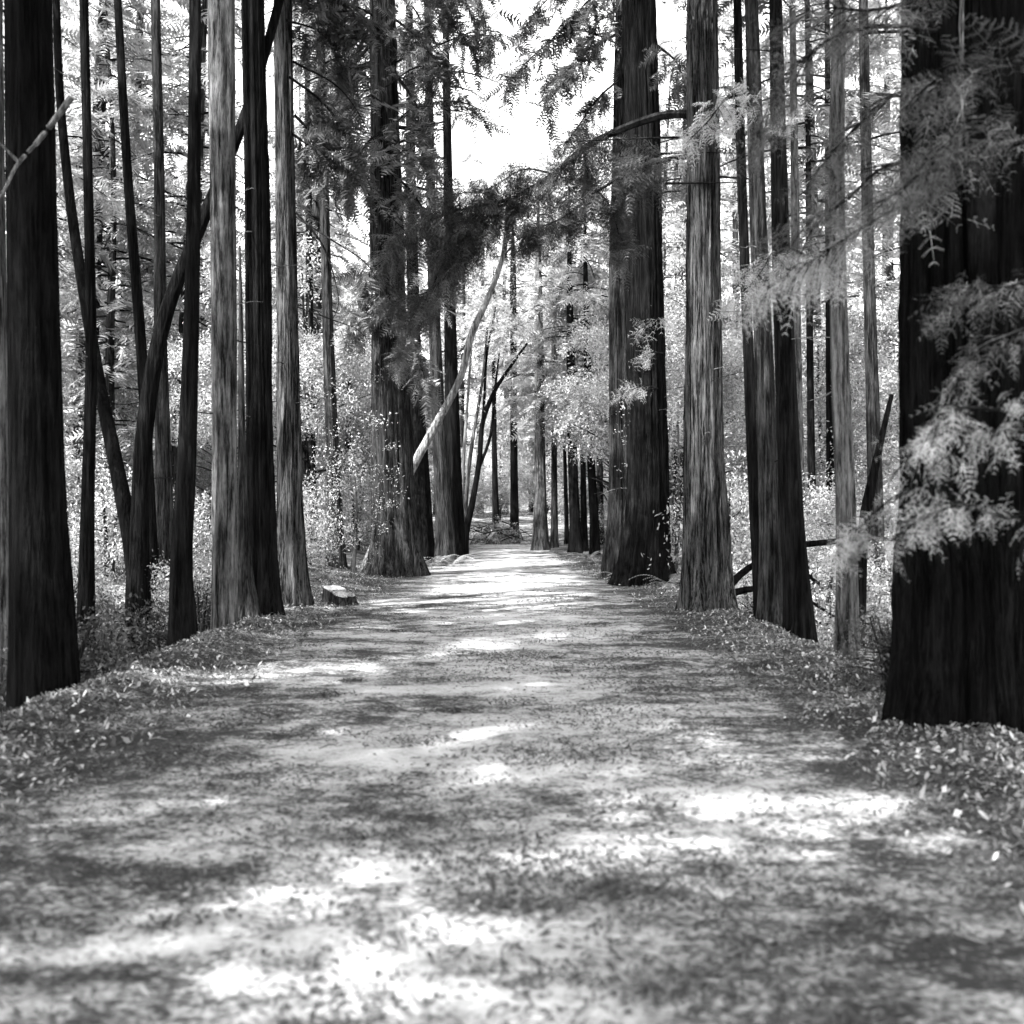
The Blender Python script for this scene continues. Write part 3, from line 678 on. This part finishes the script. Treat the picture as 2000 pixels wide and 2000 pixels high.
# sprays of the huge right tree hanging before it
for c, nn, sp, mt in [([(2080, 780, 6.6), (1960, 800, 6.6), (1870, 800, 6.6), (1810, 850, 6.6), (1755, 915, 6.6)], 17, .36, M_NEEDLEB),
                      ([(2080, 880, 6.4), (1960, 840, 6.4), (1900, 850, 6.4), (1860, 890, 6.4)], 8, .32, M_NEEDLEB),
                      ([(2080, 990, 6.5), (1960, 1010, 6.5), (1880, 985, 6.5), (1810, 1010, 6.5), (1750, 1045, 6.5)], 20, .32, M_NEEDLEB),
                      ([(1860, 990, 6.9), (1770, 960, 7.0), (1700, 1010, 7.1), (1632, 1082, 7.2)], 16, .26, M_NEEDLEB),
                      ([(1830, 380, 8.2), (1770, 400, 8), (1690, 440, 8), (1600, 500, 8), (1500, 560, 8)], 34, .5, M_NEEDLEB),
                      ([(1840, 300, 8.2), (1720, 330, 8), (1640, 400, 7.8), (1560, 440, 7.8)], 30, .55, M_NEEDLE),
                      ([(1830, 60, 8.4), (1720, 50, 8.2), (1600, 90, 8), (1520, 170, 8), (1480, 260, 8)], 38, .55, M_NEEDLE),
                      ([(1840, -20, 8.4), (1700, 20, 8.2), (1590, 20, 8.2), (1530, 60, 8.2)], 34, .55, M_NEEDLE),
                      ([(1830, 150, 8.3), (1740, 190, 8), (1660, 260, 7.9), (1600, 330, 7.8)], 30, .5, M_NEEDLE),
                      ([(1960, 250, 7.6), (1880, 300, 7.4), (1800, 340, 7.3), (1720, 400, 7.2)], 26, .45, M_NEEDLE),
                      ([(2060, 520, 7.2), (1960, 560, 7), (1880, 560, 7), (1800, 620, 7)], 22, .35, M_NEEDLE),
                      ([(2060, 620, 7), (1980, 650, 6.9), (1900, 690, 6.8), (1860, 760, 6.8)], 16, .3, M_NEEDLE),
                      ([(1990, 120, 7.6), (1900, 120, 7.4), (1820, 160, 7.2)], 20, .5, M_NEEDLE),
                      ([(1980, 230, 7.4), (1940, 260, 7.2), (1890, 240, 7.0)], 12, .4, M_NEEDLE)]:
    bough(R9, 'branch', c, .014, int(nn * 1.2), sp, .19 if sp < .4 else .27, SPR_THIN, .55, mat=mt, bias=.65)
bough(R5, 'branch', [(1520, 300, 15.4), (1480, 240, 15), (1430, 190, 14.7), (1380, 240, 14.4), (1340, 280, 14.2)], .022, 26, .5, .34, SPR_FINE, .6, mat=M_NEEDLEB, bias=.7)
bough(R5, 'branch', [(1530, 470, 15.4), (1510, 490, 15), (1480, 540, 14.7), (1430, 590, 14.5)], .014, 16, .4, .3, SPR_FINE, .6, mat=M_NEEDLEB, bias=.7)
bough(R5, 'branch', [(1530, 480, 15.4), (1580, 500, 15), (1620, 520, 14.6), (1640, 560, 14.4)], .014, 14, .4, .3, SPR_FINE, .6, mat=M_NEEDLEB, bias=.7)

rng = np.random.default_rng(5)
# unseen trees added out of frame so that their crowns shade the trail
for i, (x, y, hgt) in enumerate([(-6.5, 2, 28), (-5.2, 6.5, 27), (-8.5, 8, 30), (-10, -3, 30), (-6, -6, 27), (-12, 3, 31), (-3.9, -10, 29), (-9, -11, 30), (5, 3, 28), (5.2, -4, 29), (-14, 12, 31), (-11, 17, 30)]):
    if abs(x) / max(y, .1) < .47 and y > 0: continue
    gz = float(H(x, y))
    root = tag(empty('redwood_tree', (x, y, gz)), 'unseen tall redwood added near the viewer to shade the trail', RW, 'unseen redwoods added for their shade')
    base = np.array([x, y, gz]); mb = MB()
    tube(mb, np.array([[x, y, gz - .2, .32], [x, y, gz + 9, .26], [x, y, gz + 20, .15], [x, y, hgt, .02]]), 60, 24, rough=.02, flute=.05, flare=.25)
    mb.build('trunk', M_BARKD, base, root, smooth=True, tint=False)
    mb = MB(); crown_mesh(mb, lambda z: np.array([x, y, z]), .2, 9, hgt, 4.4, 135, 12, SPR_COARSE, 1.0)
    mb.build('crown', [M_LIMB, M_NEEDLE], base, root)

# ------------------------------------------------------------------ repeats: background trees, shrubs, ferns
def copy_tree(root, loc, rz, s, label=None, group=None):
    r = root.copy(); COL.objects.link(r); r.location = loc; r.rotation_euler = (0, 0, rz); r.scale = (s[0], s[0], s[1])
    if label: r['label'] = label
    if group: r['group'] = group
    for ch in list(root.children):
        c = ch.copy(); COL.objects.link(c); c.parent = r
    return r

def proto_conifer(h, r, z0, Lmax, n):
    base = np.zeros(3); root = tag(empty('redwood_tree', base), 'x', RW)
    lean = rng.normal(0, .02, 2)
    mb = MB(); tube(mb, np.array([[0, 0, -.6, r * 1.1], [lean[0] * h * .3, lean[1] * h * .3, h * .3, r * .85], [lean[0] * h * .6, 0, h * .65, r * .5], [lean[0] * h, lean[1] * h, h, .01]]), 50, 20, rough=.03, flute=.05, flare=.2)
    mb.build('trunk', M_BARK, base, root, smooth=True, tint=False)
    mb = MB(); crown_mesh(mb, lambda z: np.array([lean[0] * z, lean[1] * z * .7, z]), r, z0, h, Lmax, n, 9, SPR_COARSE, 1.0, cull=False, bias=.6)
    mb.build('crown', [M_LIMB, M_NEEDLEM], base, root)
    return root
def proto_broad(h, rad, n, size, zlo=.08, stems=2, mat=None, tm=BROAD, name='leafy_tree', cat='leafy tree'):
    base = np.zeros(3); root = tag(empty(name, base), 'x', cat)
    mb = MB(); mbt = MB(); pos = []
    ends = []
    for s in range(stems):
        an = rng.uniform(0, 2 * PI); q = rng.uniform(.1, .35) * rad
        c = np.array([[.1 * math.cos(an), .1 * math.sin(an), -.3, .035 * h ** .6], [q * .4 * math.cos(an), q * .4 * math.sin(an), h * .35, .022 * h ** .6], [q * math.cos(an + .4), q * math.sin(an + .4), h * .85, .006 * h ** .6]])
        tube(mbt, c, 14, 9, rough=.04)
        cc, _ = resample(c, 30); ends.append(cc)
        for k in range(int(5 + h * .6)):
            j = rng.integers(6, 29); p = cc[j, :3]; a2 = rng.uniform(0, 2 * PI); L = rad * rng.uniform(.4, .95) * (1.1 - .6 * j / 30)
            e = p + np.array([math.cos(a2) * L, math.sin(a2) * L, L * rng.uniform(0, .6)])
            tube(mbt, np.array([[*p, cc[j, 3] * .5], [*((p + e) / 2 + rng.normal(0, .08, 3)), cc[j, 3] * .3], [*e, .004]]), 6, 5)
            m = int(n / (stems * (5 + h * .6)) * .8)
            t = rng.uniform(.25, 1.05, m)[:, None]
            pos.append(p * (1 - t) + e * t + rng.normal(0, .13 * rad, (m, 3)))
    # clumps filling the lower skirt
    m = int(n * .3); a2 = rng.uniform(0, 2 * PI, m); rr = rad * np.sqrt(rng.uniform(.1, 1, m)) * .8; z = h * rng.uniform(zlo, .6, m)
    cl = np.round(a2 * 2.2) * .45
    pos.append(np.stack([np.cos(cl) * rr, np.sin(cl) * rr, z], 1) + rng.normal(0, .1 * rad, (m, 3)))
    pos = np.concatenate(pos); pos = pos[pos[:, 2] > h * zlo * .6]
    if h > 4: pos = pos[wob(pos[:, 0] * 1.3 + pos[:, 2] * .9, pos[:, 1] * 1.3 - pos[:, 2] * 1.4, .8) > -.38]
    place(mb, tm, pos, rng.normal(0, 1, (len(pos), 3)), size * rng.uniform(.7, 1.3, len(pos)), tint=np.clip(rng.normal(.55, .25, len(pos)), 0, 1))
    mbt.build('trunk' if h > 4 else 'stem', M_BARK, base, root, smooth=True, tint=False)
    mb.build('crown' if h > 4 else 'foliage', mat or M_LEAF, base, root)
    return root

CON = [proto_conifer(26, .28, 5, 3.2, 110), proto_conifer(22, .2, 3.5, 2.8, 100), proto_conifer(29, .34, 7, 3.4, 110), proto_conifer(18, .16, 2.5, 2.6, 90)]
BRO = [proto_broad(12, 3.4, 1500, .8), proto_broad(10, 3.0, 1300, .75, stems=3), proto_broad(14, 3.6, 1700, .85), proto_broad(8, 2.6, 1100, .7, stems=3)]
SHR = [proto_broad(1.9, 1.2, 260, .42, stems=4, tm=BROADS, name='shrub', cat='shrub'), proto_broad(1.4, 1.0, 200, .36, stems=5, tm=BROADS, name='shrub', cat='shrub'), proto_broad(2.6, 1.4, 340, .46, stems=4, tm=BROADS, name='shrub', cat='shrub')]
BRH = [proto_broad(12, 3.2, 1400, .62, zlo=.6, name='leafy_tree'), proto_broad(10.5, 3.0, 1300, .6, zlo=.6, stems=3, name='leafy_tree')]
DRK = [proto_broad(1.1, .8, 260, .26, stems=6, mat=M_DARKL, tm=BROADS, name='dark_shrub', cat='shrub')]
used = set()
def put(protos, i, x, y, rz, s, label, group):
    p = protos[i]; loc = (x, y, float(H(x, y)) - .05)
    if p.name not in used:
        used.add(p.name); p.location = loc; p.rotation_euler = (0, 0, rz); p.scale = (s[0], s[0], s[1]); p['label'] = label; p['group'] = group
        return p
    return copy_tree(p, loc, rz, s, label, group)

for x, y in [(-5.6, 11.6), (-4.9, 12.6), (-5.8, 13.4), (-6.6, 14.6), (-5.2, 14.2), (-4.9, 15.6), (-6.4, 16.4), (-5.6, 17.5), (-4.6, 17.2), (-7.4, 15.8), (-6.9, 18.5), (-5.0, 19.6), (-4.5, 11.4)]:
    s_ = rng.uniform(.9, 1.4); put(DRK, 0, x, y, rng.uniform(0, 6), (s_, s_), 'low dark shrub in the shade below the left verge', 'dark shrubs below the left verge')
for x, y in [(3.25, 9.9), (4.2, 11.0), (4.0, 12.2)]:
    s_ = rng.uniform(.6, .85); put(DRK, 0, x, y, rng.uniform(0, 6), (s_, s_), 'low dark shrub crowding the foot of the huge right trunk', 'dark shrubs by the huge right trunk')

def side_of(u): return 'left' if u < 830 else ('right' if u > 1160 else 'end')
cnt = {'left': 0, 'right': 0, 'end': 0}
placed = []
def try_spot(x, y, mind):
    for a, b_, m in placed:
        if (x - a) ** 2 + (y - b_) ** 2 < (min(mind, m)) ** 2: return False
    placed.append((x, y, mind)); return True
WHERE = {'left': 'in the wood left of the trail', 'right': 'in the wood right of the trail', 'end': 'beyond the bend of the trail'}
def scatter(protos, n, d0, d1, mind, noun, smin, smax, clear=2.5, key='', center=True):
    k = 0; tries = 0
    while k < n and tries < 20000:
        tries += 1
        d = math.sqrt(rng.uniform(d0 * d0, d1 * d1)); u = rng.uniform(-250, 2250)
        x = (u - 1000) / F * d; y = d
        if xl(y) - clear < x < xr(y) + clear and y < 72: continue
        if 860 < u < 1140 and (not center or d < 62): continue
        if u < 560 and d < 19: continue
        if not try_spot(x, y, mind): continue
        i = int(rng.integers(0, len(protos))); s = rng.uniform(smin, smax)
        if 800 < u < 1170:
            s = min(s, .95)
        sd = side_of(u)
        put(protos, i, x, y, rng.uniform(0, 6.28), (s, s * rng.uniform(.9, 1.1)), f'{noun} {WHERE[sd]}', f'{key} {WHERE[sd]}')
        k += 1
scatter(CON, 34, 30, 75, 2.4, 'slender redwood with low pale boughs standing back', .75, 1.1, 4, 'slender redwoods', center=False)
scatter(BRO, 46, 27, 62, 2.8, 'bright leafy understory tree', .7, 1.1, 4.5, 'leafy trees', center=False)
for u, d, k, sc_ in [(870, 100, 0, 1.2), (935, 112, 2, 1.15), (1040, 115, 0, 1.2), (1100, 102, 2, 1.15), (985, 108, 1, 1.5), (905, 95, 3, 1.55), (1070, 98, 1, 1.35)]:
    put(CON, k, (u - 1000) / F * d, d, rng.uniform(0, 6), (sc_ * 1.1, sc_), 'tall faint redwood far back under the open sky', 'far redwoods under the open sky')
for u, d, k, sc_ in [(150, 38, 0, 1.1), (225, 46, 2, 1.0), (345, 40, 2, 1.0), (590, 48, 2, 1.0), (1330, 46, 0, 1.1), (1600, 42, 0, 1.0)]:
    put(CON, k, (u - 1000) / F * d, d, rng.uniform(0, 6), (sc_ * 1.1, sc_), f'redwood with feathery crown seen high between the {"left" if u < 1000 else "right"} hand trunks', f'feathery redwoods behind the {"left" if u < 1000 else "right"} row')
scatter(BRO, 60, 62, 120, 4.0, 'bright leafy tree far back', 1.0, 1.6, 4, 'far leafy trees')
for x, y, k, sc_ in [(3.6, 41, 1, .95), (4.6, 36, 3, 1.1), (4.2, 47, 0, 1.0), (5.4, 33, 1, .9), (-4.6, 47, 2, .8), (-6.2, 36, 3, 1.0), (-7.5, 31, 1, .85)]:
    put(BRH, k % 2, x, y, rng.uniform(0, 6), (sc_, sc_), f'bright leafy tree hanging over the {"right" if x > 0 else "left"} edge of the trail', 'leafy trees at the trail edge')
scatter(SHR, 60, 17.5, 30, 1.1, 'leafy shrub on the low ground', .7, 1.2, .9, 'shrubs', center=False)
scatter(SHR, 60, 30, 60, 1.3, 'leafy shrub among the trunks', .6, 1.3, 2.2, 'shrubs', center=False)

# ferns
def proto_fern():
    base = np.zeros(3); root = tag(empty('fern', base), 'x', 'fern')
    for i in range(16):
        mb = MB(); an = i * 2 * PI / 16 + rng.uniform(-.2, .2); L = rng.uniform(.6, 1.0); up = rng.uniform(.5, 1.1)
        hd = np.array([math.cos(an), math.sin(an), 0]); side = np.array([-hd[1], hd[0], 0]); T = []
        pts = [hd * L * t * .9 + np.array([0, 0, L * (up * t - .75 * t * t)]) for t in np.linspace(0, 1, 16)]
        for t in range(15):
            wd = .13 * math.sin(PI * (t + 1.5) / 17) ** .7; q = (pts[t] + pts[t + 1]) / 2; dr = pts[t + 1] - pts[t]
            for sg in (1, -1):
                T.append([q - dr * .35, q + dr * .35, q + side * sg * wd + dr * .4 + np.array([0, 0, -.02])])
        T = np.array(T); mb.add(T.reshape(-1, 3), np.arange(len(T) * 3).reshape(-1, 3), tint=np.full(len(T) * 3, rng.uniform(.2, 1)))
        mb.build('frond', M_FERN, base, root)
    return root
FERN = [proto_fern()]
for px, py, d, s, lb in [(822, 1072, 35, .9, 'fern against the foot of the dark slanting trunk'), (850, 1080, 35, 1.1, 'fern below the grey trunk left of the bend'), (880, 1085, 34, 1.2, 'bushiest fern at the left path edge near the bend'),
                         (905, 1080, 36, 1.0, 'fern reaching farthest into the path near the bend'), (835, 1062, 38, 1.0, 'fern in the shade behind the other ferns'),
                         (1215, 1105, 27, .8, 'fern at the foot of the double redwood'), (1310, 1120, 24, 1.0, 'fern right of the double redwood foot'), (1150, 1090, 38, .9, 'fern below the slanting dark trunk on the right'),
                         (1700, 1330, 11, .8, 'fern at the foot of the huge right trunk'), (640, 1110, 27, .8, 'fern behind the sawn stump')]:
    q = P(px, py, d)
    put(FERN, 0, q[0], q[1], rng.uniform(0, 6), (s, s), lb, 'ferns along the trail')

# brushy mound at the bend
def mound():
    p = P(965, 1062, 57); base = np.array([p[0], p[1], float(H(p[0], p[1]))]); root = tag(empty('brush_pile', base), 'dark mound of earth and brushwood where the trail bends', 'brush pile')
    mb = MB(); th = np.linspace(0, 2 * PI, 28, endpoint=False); rows = []
    for k, (rr, z) in enumerate([(1, -.3), (.9, .25), (.66, .6), (.34, .85), (.1, .95)]):
        r_ = rr * (1 + .18 * np.sin(3 * th + k) + .1 * rng.normal(0, 1, 28))
        rows.append(np.stack([base[0] + 1.25 * r_ * np.cos(th), base[1] + 1.1 * r_ * np.sin(th), base[2] + z * (.75 + .45 * np.cos(th - .4) * rr + .25 * np.sin(3 * th)) + .12 * rng.normal(0, 1, 28)], 1))
    V = np.concatenate(rows); i = np.arange(4)[:, None] * 28; j = np.arange(28)[None]; j2 = (j + 1) % 28
    mb.add(V, np.stack([i + j, i + j2, i + 28 + j2, i + 28 + j], -1).reshape(-1, 4)); mb.build('earth', M_GROUND, base, root, smooth=True, tint=False)
    for s in range(22):
        mb = MB(); a = rng.uniform(0, 6.28); c = base + np.array([rng.uniform(-1.3, 1.3), rng.uniform(-1.1, -.2), rng.uniform(.2, .9)]); d = np.array([math.cos(a), math.sin(a), rng.uniform(-.4, .6)])
        tube(mb, np.array([[*(c - d * .8), .03], [*c, .025], [*(c + d * .9 + np.array([0, 0, -.2])), .008]]), 8, 5, rough=.05); mb.build('stick', M_LIMB, base, root, smooth=True, tint=False)
    mb = MB(); n = 300; a = rng.uniform(0, 6.28, n); rr = np.sqrt(rng.uniform(0, 1, n)); pp = base + np.stack([1.4 * rr * np.cos(a), 1.2 * rr * np.sin(a), .85 * (1 - rr) * (1 + .5 * np.cos(a)) + .1], 1) + rng.normal(0, .22, (n, 3))
    place(mb, BROADS, pp, rng.normal(0, 1, (n, 3)), .5, tint=rng.uniform(.2, 1, n)); mb.build('foliage', M_FERN, base, root)
mound()

# sawn stump at the left edge
def stump():
    c = P(662, 1192, 19.8); c[2] = float(H(c[0], c[1])); root = tag(empty('stump', c), 'low stump with white sawn slanting top at the left path edge', 'stump')
    th = np.linspace(0, 2 * PI, 26, endpoint=False); prof = 1 + .14 * np.sin(4 * th + 1) + .11 * rng.normal(0, 1, 26)
    def ring(r, z0, sl, slope_y=0.0): return np.stack([c[0] + r * 1.35 * prof * np.cos(th), c[1] + r * prof * np.sin(th), c[2] + z0 - sl * np.cos(th) * r * prof + slope_y * np.sin(th) * r], 1)
    mb = MB(); rows = [ring(.27, -.15, 0), ring(.19, .06, .05), ring(.175, .19, .38, .3), ring(.17, .22, .42, .38)]
    V = np.concatenate(rows); i = np.arange(3)[:, None] * 26; j = np.arange(26)[None]; j2 = (j + 1) % 26
    mb.add(V, np.stack([i + j, i + j2, i + 26 + j2, i + 26 + j], -1).reshape(-1, 4)); mb.build('bark', M_BARK, c, root, smooth=True, tint=False)
    mb = MB(); r2 = ring(.16, .235, .42, .38); mb.add(np.concatenate([rows[3], r2, r2.mean(0, keepdims=True)]), np.stack([np.arange(26), (np.arange(26) + 1) % 26, 26 + (np.arange(26) + 1) % 26, 26 + np.arange(26)], -1))
    mb.add(np.concatenate([r2, r2.mean(0, keepdims=True)]), np.stack([np.arange(26), (np.arange(26) + 1) % 26, np.full(26, 26)], -1)); mb.build('cut_face', M_CUT, c, root, tint=False)
stump()

# pale sapling by the big centre-left redwood
def sapling(px, py, d, top, lb, n=150, w_=10):
    b = P(px, py, d); b[2] = float(H(b[0], b[1])); root = tag(empty('sapling', b), lb, 'sapling')
    t = P(px + 6, top, d); mb = MB(); tube(mb, np.array([[*b, w_ / F * d / 2], [*((b + t) / 2 + np.array([.05, 0, 0])), w_ / F * d / 2.4], [*t, .01]]), 20, 8, rough=.03)
    mb.build('trunk', M_BARKL, b, root, smooth=True, tint=False)
    mb = MB(); pp = t + rng.normal(0, 1, (n, 3)) * np.array([.5, .5, 1.0]); place(mb, BROADS, pp, rng.normal(0, 1, (n, 3)), .36, tint=np.clip(rng.normal(.5, .25, n), 0, 1)); mb.build('crown', M_LEAF, b, root)
sapling(688, 1135, 27.5, 930, 'pale stemmed leafy sapling left of the big centre left redwood', 120)
sapling(1318, 1110, 26, 800, 'thin leafy sapling between the double redwood and the sunlit patched one', 160, 9)

# fallen poles on the right
def pole(name, label, ctrl, r, mat=M_BARKD, cat='fallen log'):
    c = np.array([[*P(*q), r] for q in ctrl]); c[:, 3] = r * np.linspace(1, .3, len(c)); mb = MB(); tube(mb, c, 10 * len(c), 12, rough=.09)
    base = c[0, :3]; o = mb.build(name, mat, base, None, smooth=True, tint=False); tag(o, label, cat)
pole('fallen_log', 'thin horizontal dead pole at mid height between right hand trunks', [(1530, 1068, 17.5), (1620, 1058, 17.2), (1700, 1052, 17), (1790, 1058, 16.8)], .06)
pole('fallen_log', 'arched dark dead limb springing right of the sunlit patched redwood', [(1405, 1185, 19.5), (1430, 1140, 19.5), (1470, 1105, 19.6), (1530, 1095, 19.8), (1600, 1140, 20)], .08)
pole('fallen_log', 'low straight dead limb below the arched one', [(1405, 1165, 19), (1470, 1150, 19.2), (1540, 1155, 19.5), (1640, 1210, 19.8)], .06)
pole('fallen_log', 'steeply slanting black broken pole left of the huge right trunk', [(1676, 1200, 14.6), (1690, 1010, 14.6), (1716, 880, 14.6), (1742, 770, 14.6)], .085)

# ------------------------------------------------------------------ ground litter
def litter(name, n, sampler, size, asp, tint, lift, kind='stuff', tilt=.35, mat=None, curl=0.0):
    x, y = sampler(n); z = H(x, y)
    ons = (x > pl(y)) & (x < pr(y)); z = np.where(ons, z + .012, z)
    a = rng.uniform(0, 2 * PI, n); l = size * rng.uniform(.5, 1.5, n); wd = l * asp * rng.uniform(.6, 1.4, n)
    d = np.stack([np.cos(a), np.sin(a), rng.normal(0, tilt, n)], 1); s = np.stack([-np.sin(a), np.cos(a), rng.normal(0, tilt, n)], 1)
    c = np.stack([x, y, z + lift * rng.uniform(.3, 1.3, n)], 1)
    u = np.array([0, 0, 1.0])
    v0 = c - d * l[:, None] / 2; v2 = c + d * l[:, None] / 2; v1 = c + s * wd[:, None] / 2 + u * curl * l[:, None]; v3 = c - s * wd[:, None] / 2 + u * curl * l[:, None] * .5
    V = np.stack([v0, v1, v2, v3], 1).reshape(-1, 3)
    mb = MB(); mb.add(V, np.arange(n * 4).reshape(-1, 4), tint=np.repeat(np.clip(tint(n), 0, 1), 4))
    return tag(mb.build(name, mat or M_LITTER), kind=kind)
def smp_all(d0, d1, power=2.0):
    def f(n):
        y = d0 * (d1 / d0) ** rng.uniform(0, 1, n)
        x = rng.uniform(-1, 1, n) * np.minimum(.52 * y + .4, 5)
        # clustered: keep denser where a broad noise is high
        return x, y
    return f
def smp_clump(d0, d1, margin=False):
    def f(n):
        m = n * 5
        y = d0 * (d1 / d0) ** rng.uniform(0, 1, m); x = rng.uniform(-1, 1, m) * np.minimum(.52 * y + .4, 4.6)
        g = wob(x, y, .9) + .7 * wob(x + 9, y, 2.3)
        side = np.maximum(np.clip((xl(y) + 1.3 - x) / 1.0, 0, 1.2), np.clip((x - xr(y) + 1.3) / 1.0, 0, 1.2))
        pr_ = np.clip(.15 + .55 * g, .02, 1) + side * .8
        if margin: pr_ = side
        k = np.argsort(rng.uniform(0, 1, m) / np.maximum(pr_, 1e-3))[:n]
        return x[k], y[k]
    return f
litter('leaf_litter', 80000, smp_clump(3.0, 30), .028, .45, lambda n: rng.beta(.3, 2.8, n) * .75, .006, tilt=.28, curl=.14)
litter('needle_litter', 60000, smp_clump(3.0, 28), .055, .07, lambda n: rng.beta(.3, 2.6, n), .006, tilt=.14)
litter('verge_leaves', 45000, smp_clump(4.0, 40, True), .04, .45, lambda n: rng.beta(1.1, 1.8, n), .03, tilt=.6, curl=.1)
def smp_heaps(n):
    m = 130; cy = 3.6 * (24 / 3.6) ** rng.uniform(0, 1, m); cxx = rng.uniform(-1, 1, m) * np.minimum(.48 * cy, 3.0)
    k = rng.integers(0, m, n); rad = rng.uniform(.05, .22, m)
    return cxx[k] + rng.normal(0, 1, n) * rad[k] * 1.5, cy[k] + rng.normal(0, 1, n) * rad[k]
litter('bark_debris', 18000, smp_heaps, .036, .25, lambda n: rng.beta(.35, 3.5, n), .012, tilt=.4, curl=.15)
# twigs
mb = MB()
for i in range(420):
    y = 3.2 * (22 / 3.2) ** rng.uniform(); x = rng.uniform(-1, 1) * min(.5 * y + .2, 3.9); a = rng.uniform(0, 6.28); L = rng.uniform(.04, .17)
    p = np.array([x, y, float(H(x, y)) + .018]); d = np.array([math.cos(a), math.sin(a), 0]); k = rng.normal(0, .05, 3) * L * 3; k[2] = abs(k[2]) * .5
    tube(mb, np.array([[*(p - d * L / 2), .003], [*(p + k), .0027], [*(p + d * L / 2), .002]]), 5, 4)
    mb.t[-1][:] = 0; v = rng.beta(.4, 2.2)
    for q in range(1, 3): mb.t[-q][:] = v
tag(mb.build('twig_litter', M_LITTER), kind='stuff')
# a few big pale fallen leaves that show one by one
for px, py, L, lb in [(1410, 1312, .16, 'bright upright fallen leaf on the right of the trail'), (1688, 1600, .08, 'white curled leaf at the right margin, biggest near the viewer'), (1452, 1768, .07, 'small white leaf alone on the grey dirt lower right'), (1726, 1730, .07, 'small pale leaf in the shaded lower right corner'), (1843, 1678, .1, 'flat pale leaf close to the right border'), (625, 1498, .06, 'small pale leaf left of the middle of the trail')]:
    d = CH * F / (py - 1000); q = P(px, py, d); q[2] = float(H(q[0], q[1])) + .02
    mb = MB(); th = np.linspace(0, PI, 9); out = np.sin(th) * .28 * L; xx = (np.linspace(-.5, .5, 9)) * L; zz = .35 * L * (np.linspace(-1, 1, 9)) ** 2 + .01
    a = rng.uniform(-.6, .6); R = np.array([[math.cos(a), -math.sin(a)], [math.sin(a), math.cos(a)]])
    A = np.stack([xx, out], 1) @ R.T; B = np.stack([xx, -out], 1) @ R.T; C_ = np.stack([xx, 0 * xx], 1) @ R.T
    V = np.concatenate([np.c_[A, zz + out * .5], np.c_[C_, zz], np.c_[B, zz + out * .3]]) + q
    i = np.arange(8); mb.add(V, np.concatenate([np.stack([i, i + 1, i + 10, i + 9], 1), np.stack([i + 9, i + 10, i + 19, i + 18], 1)]), tint=np.full(27, .95))
    tag(mb.build('fallen_leaf', leafpale if 'leafpale' in globals() else M_CUT, q, None, smooth=True), lb, 'leaf', 'large pale leaves fallen on the trail')
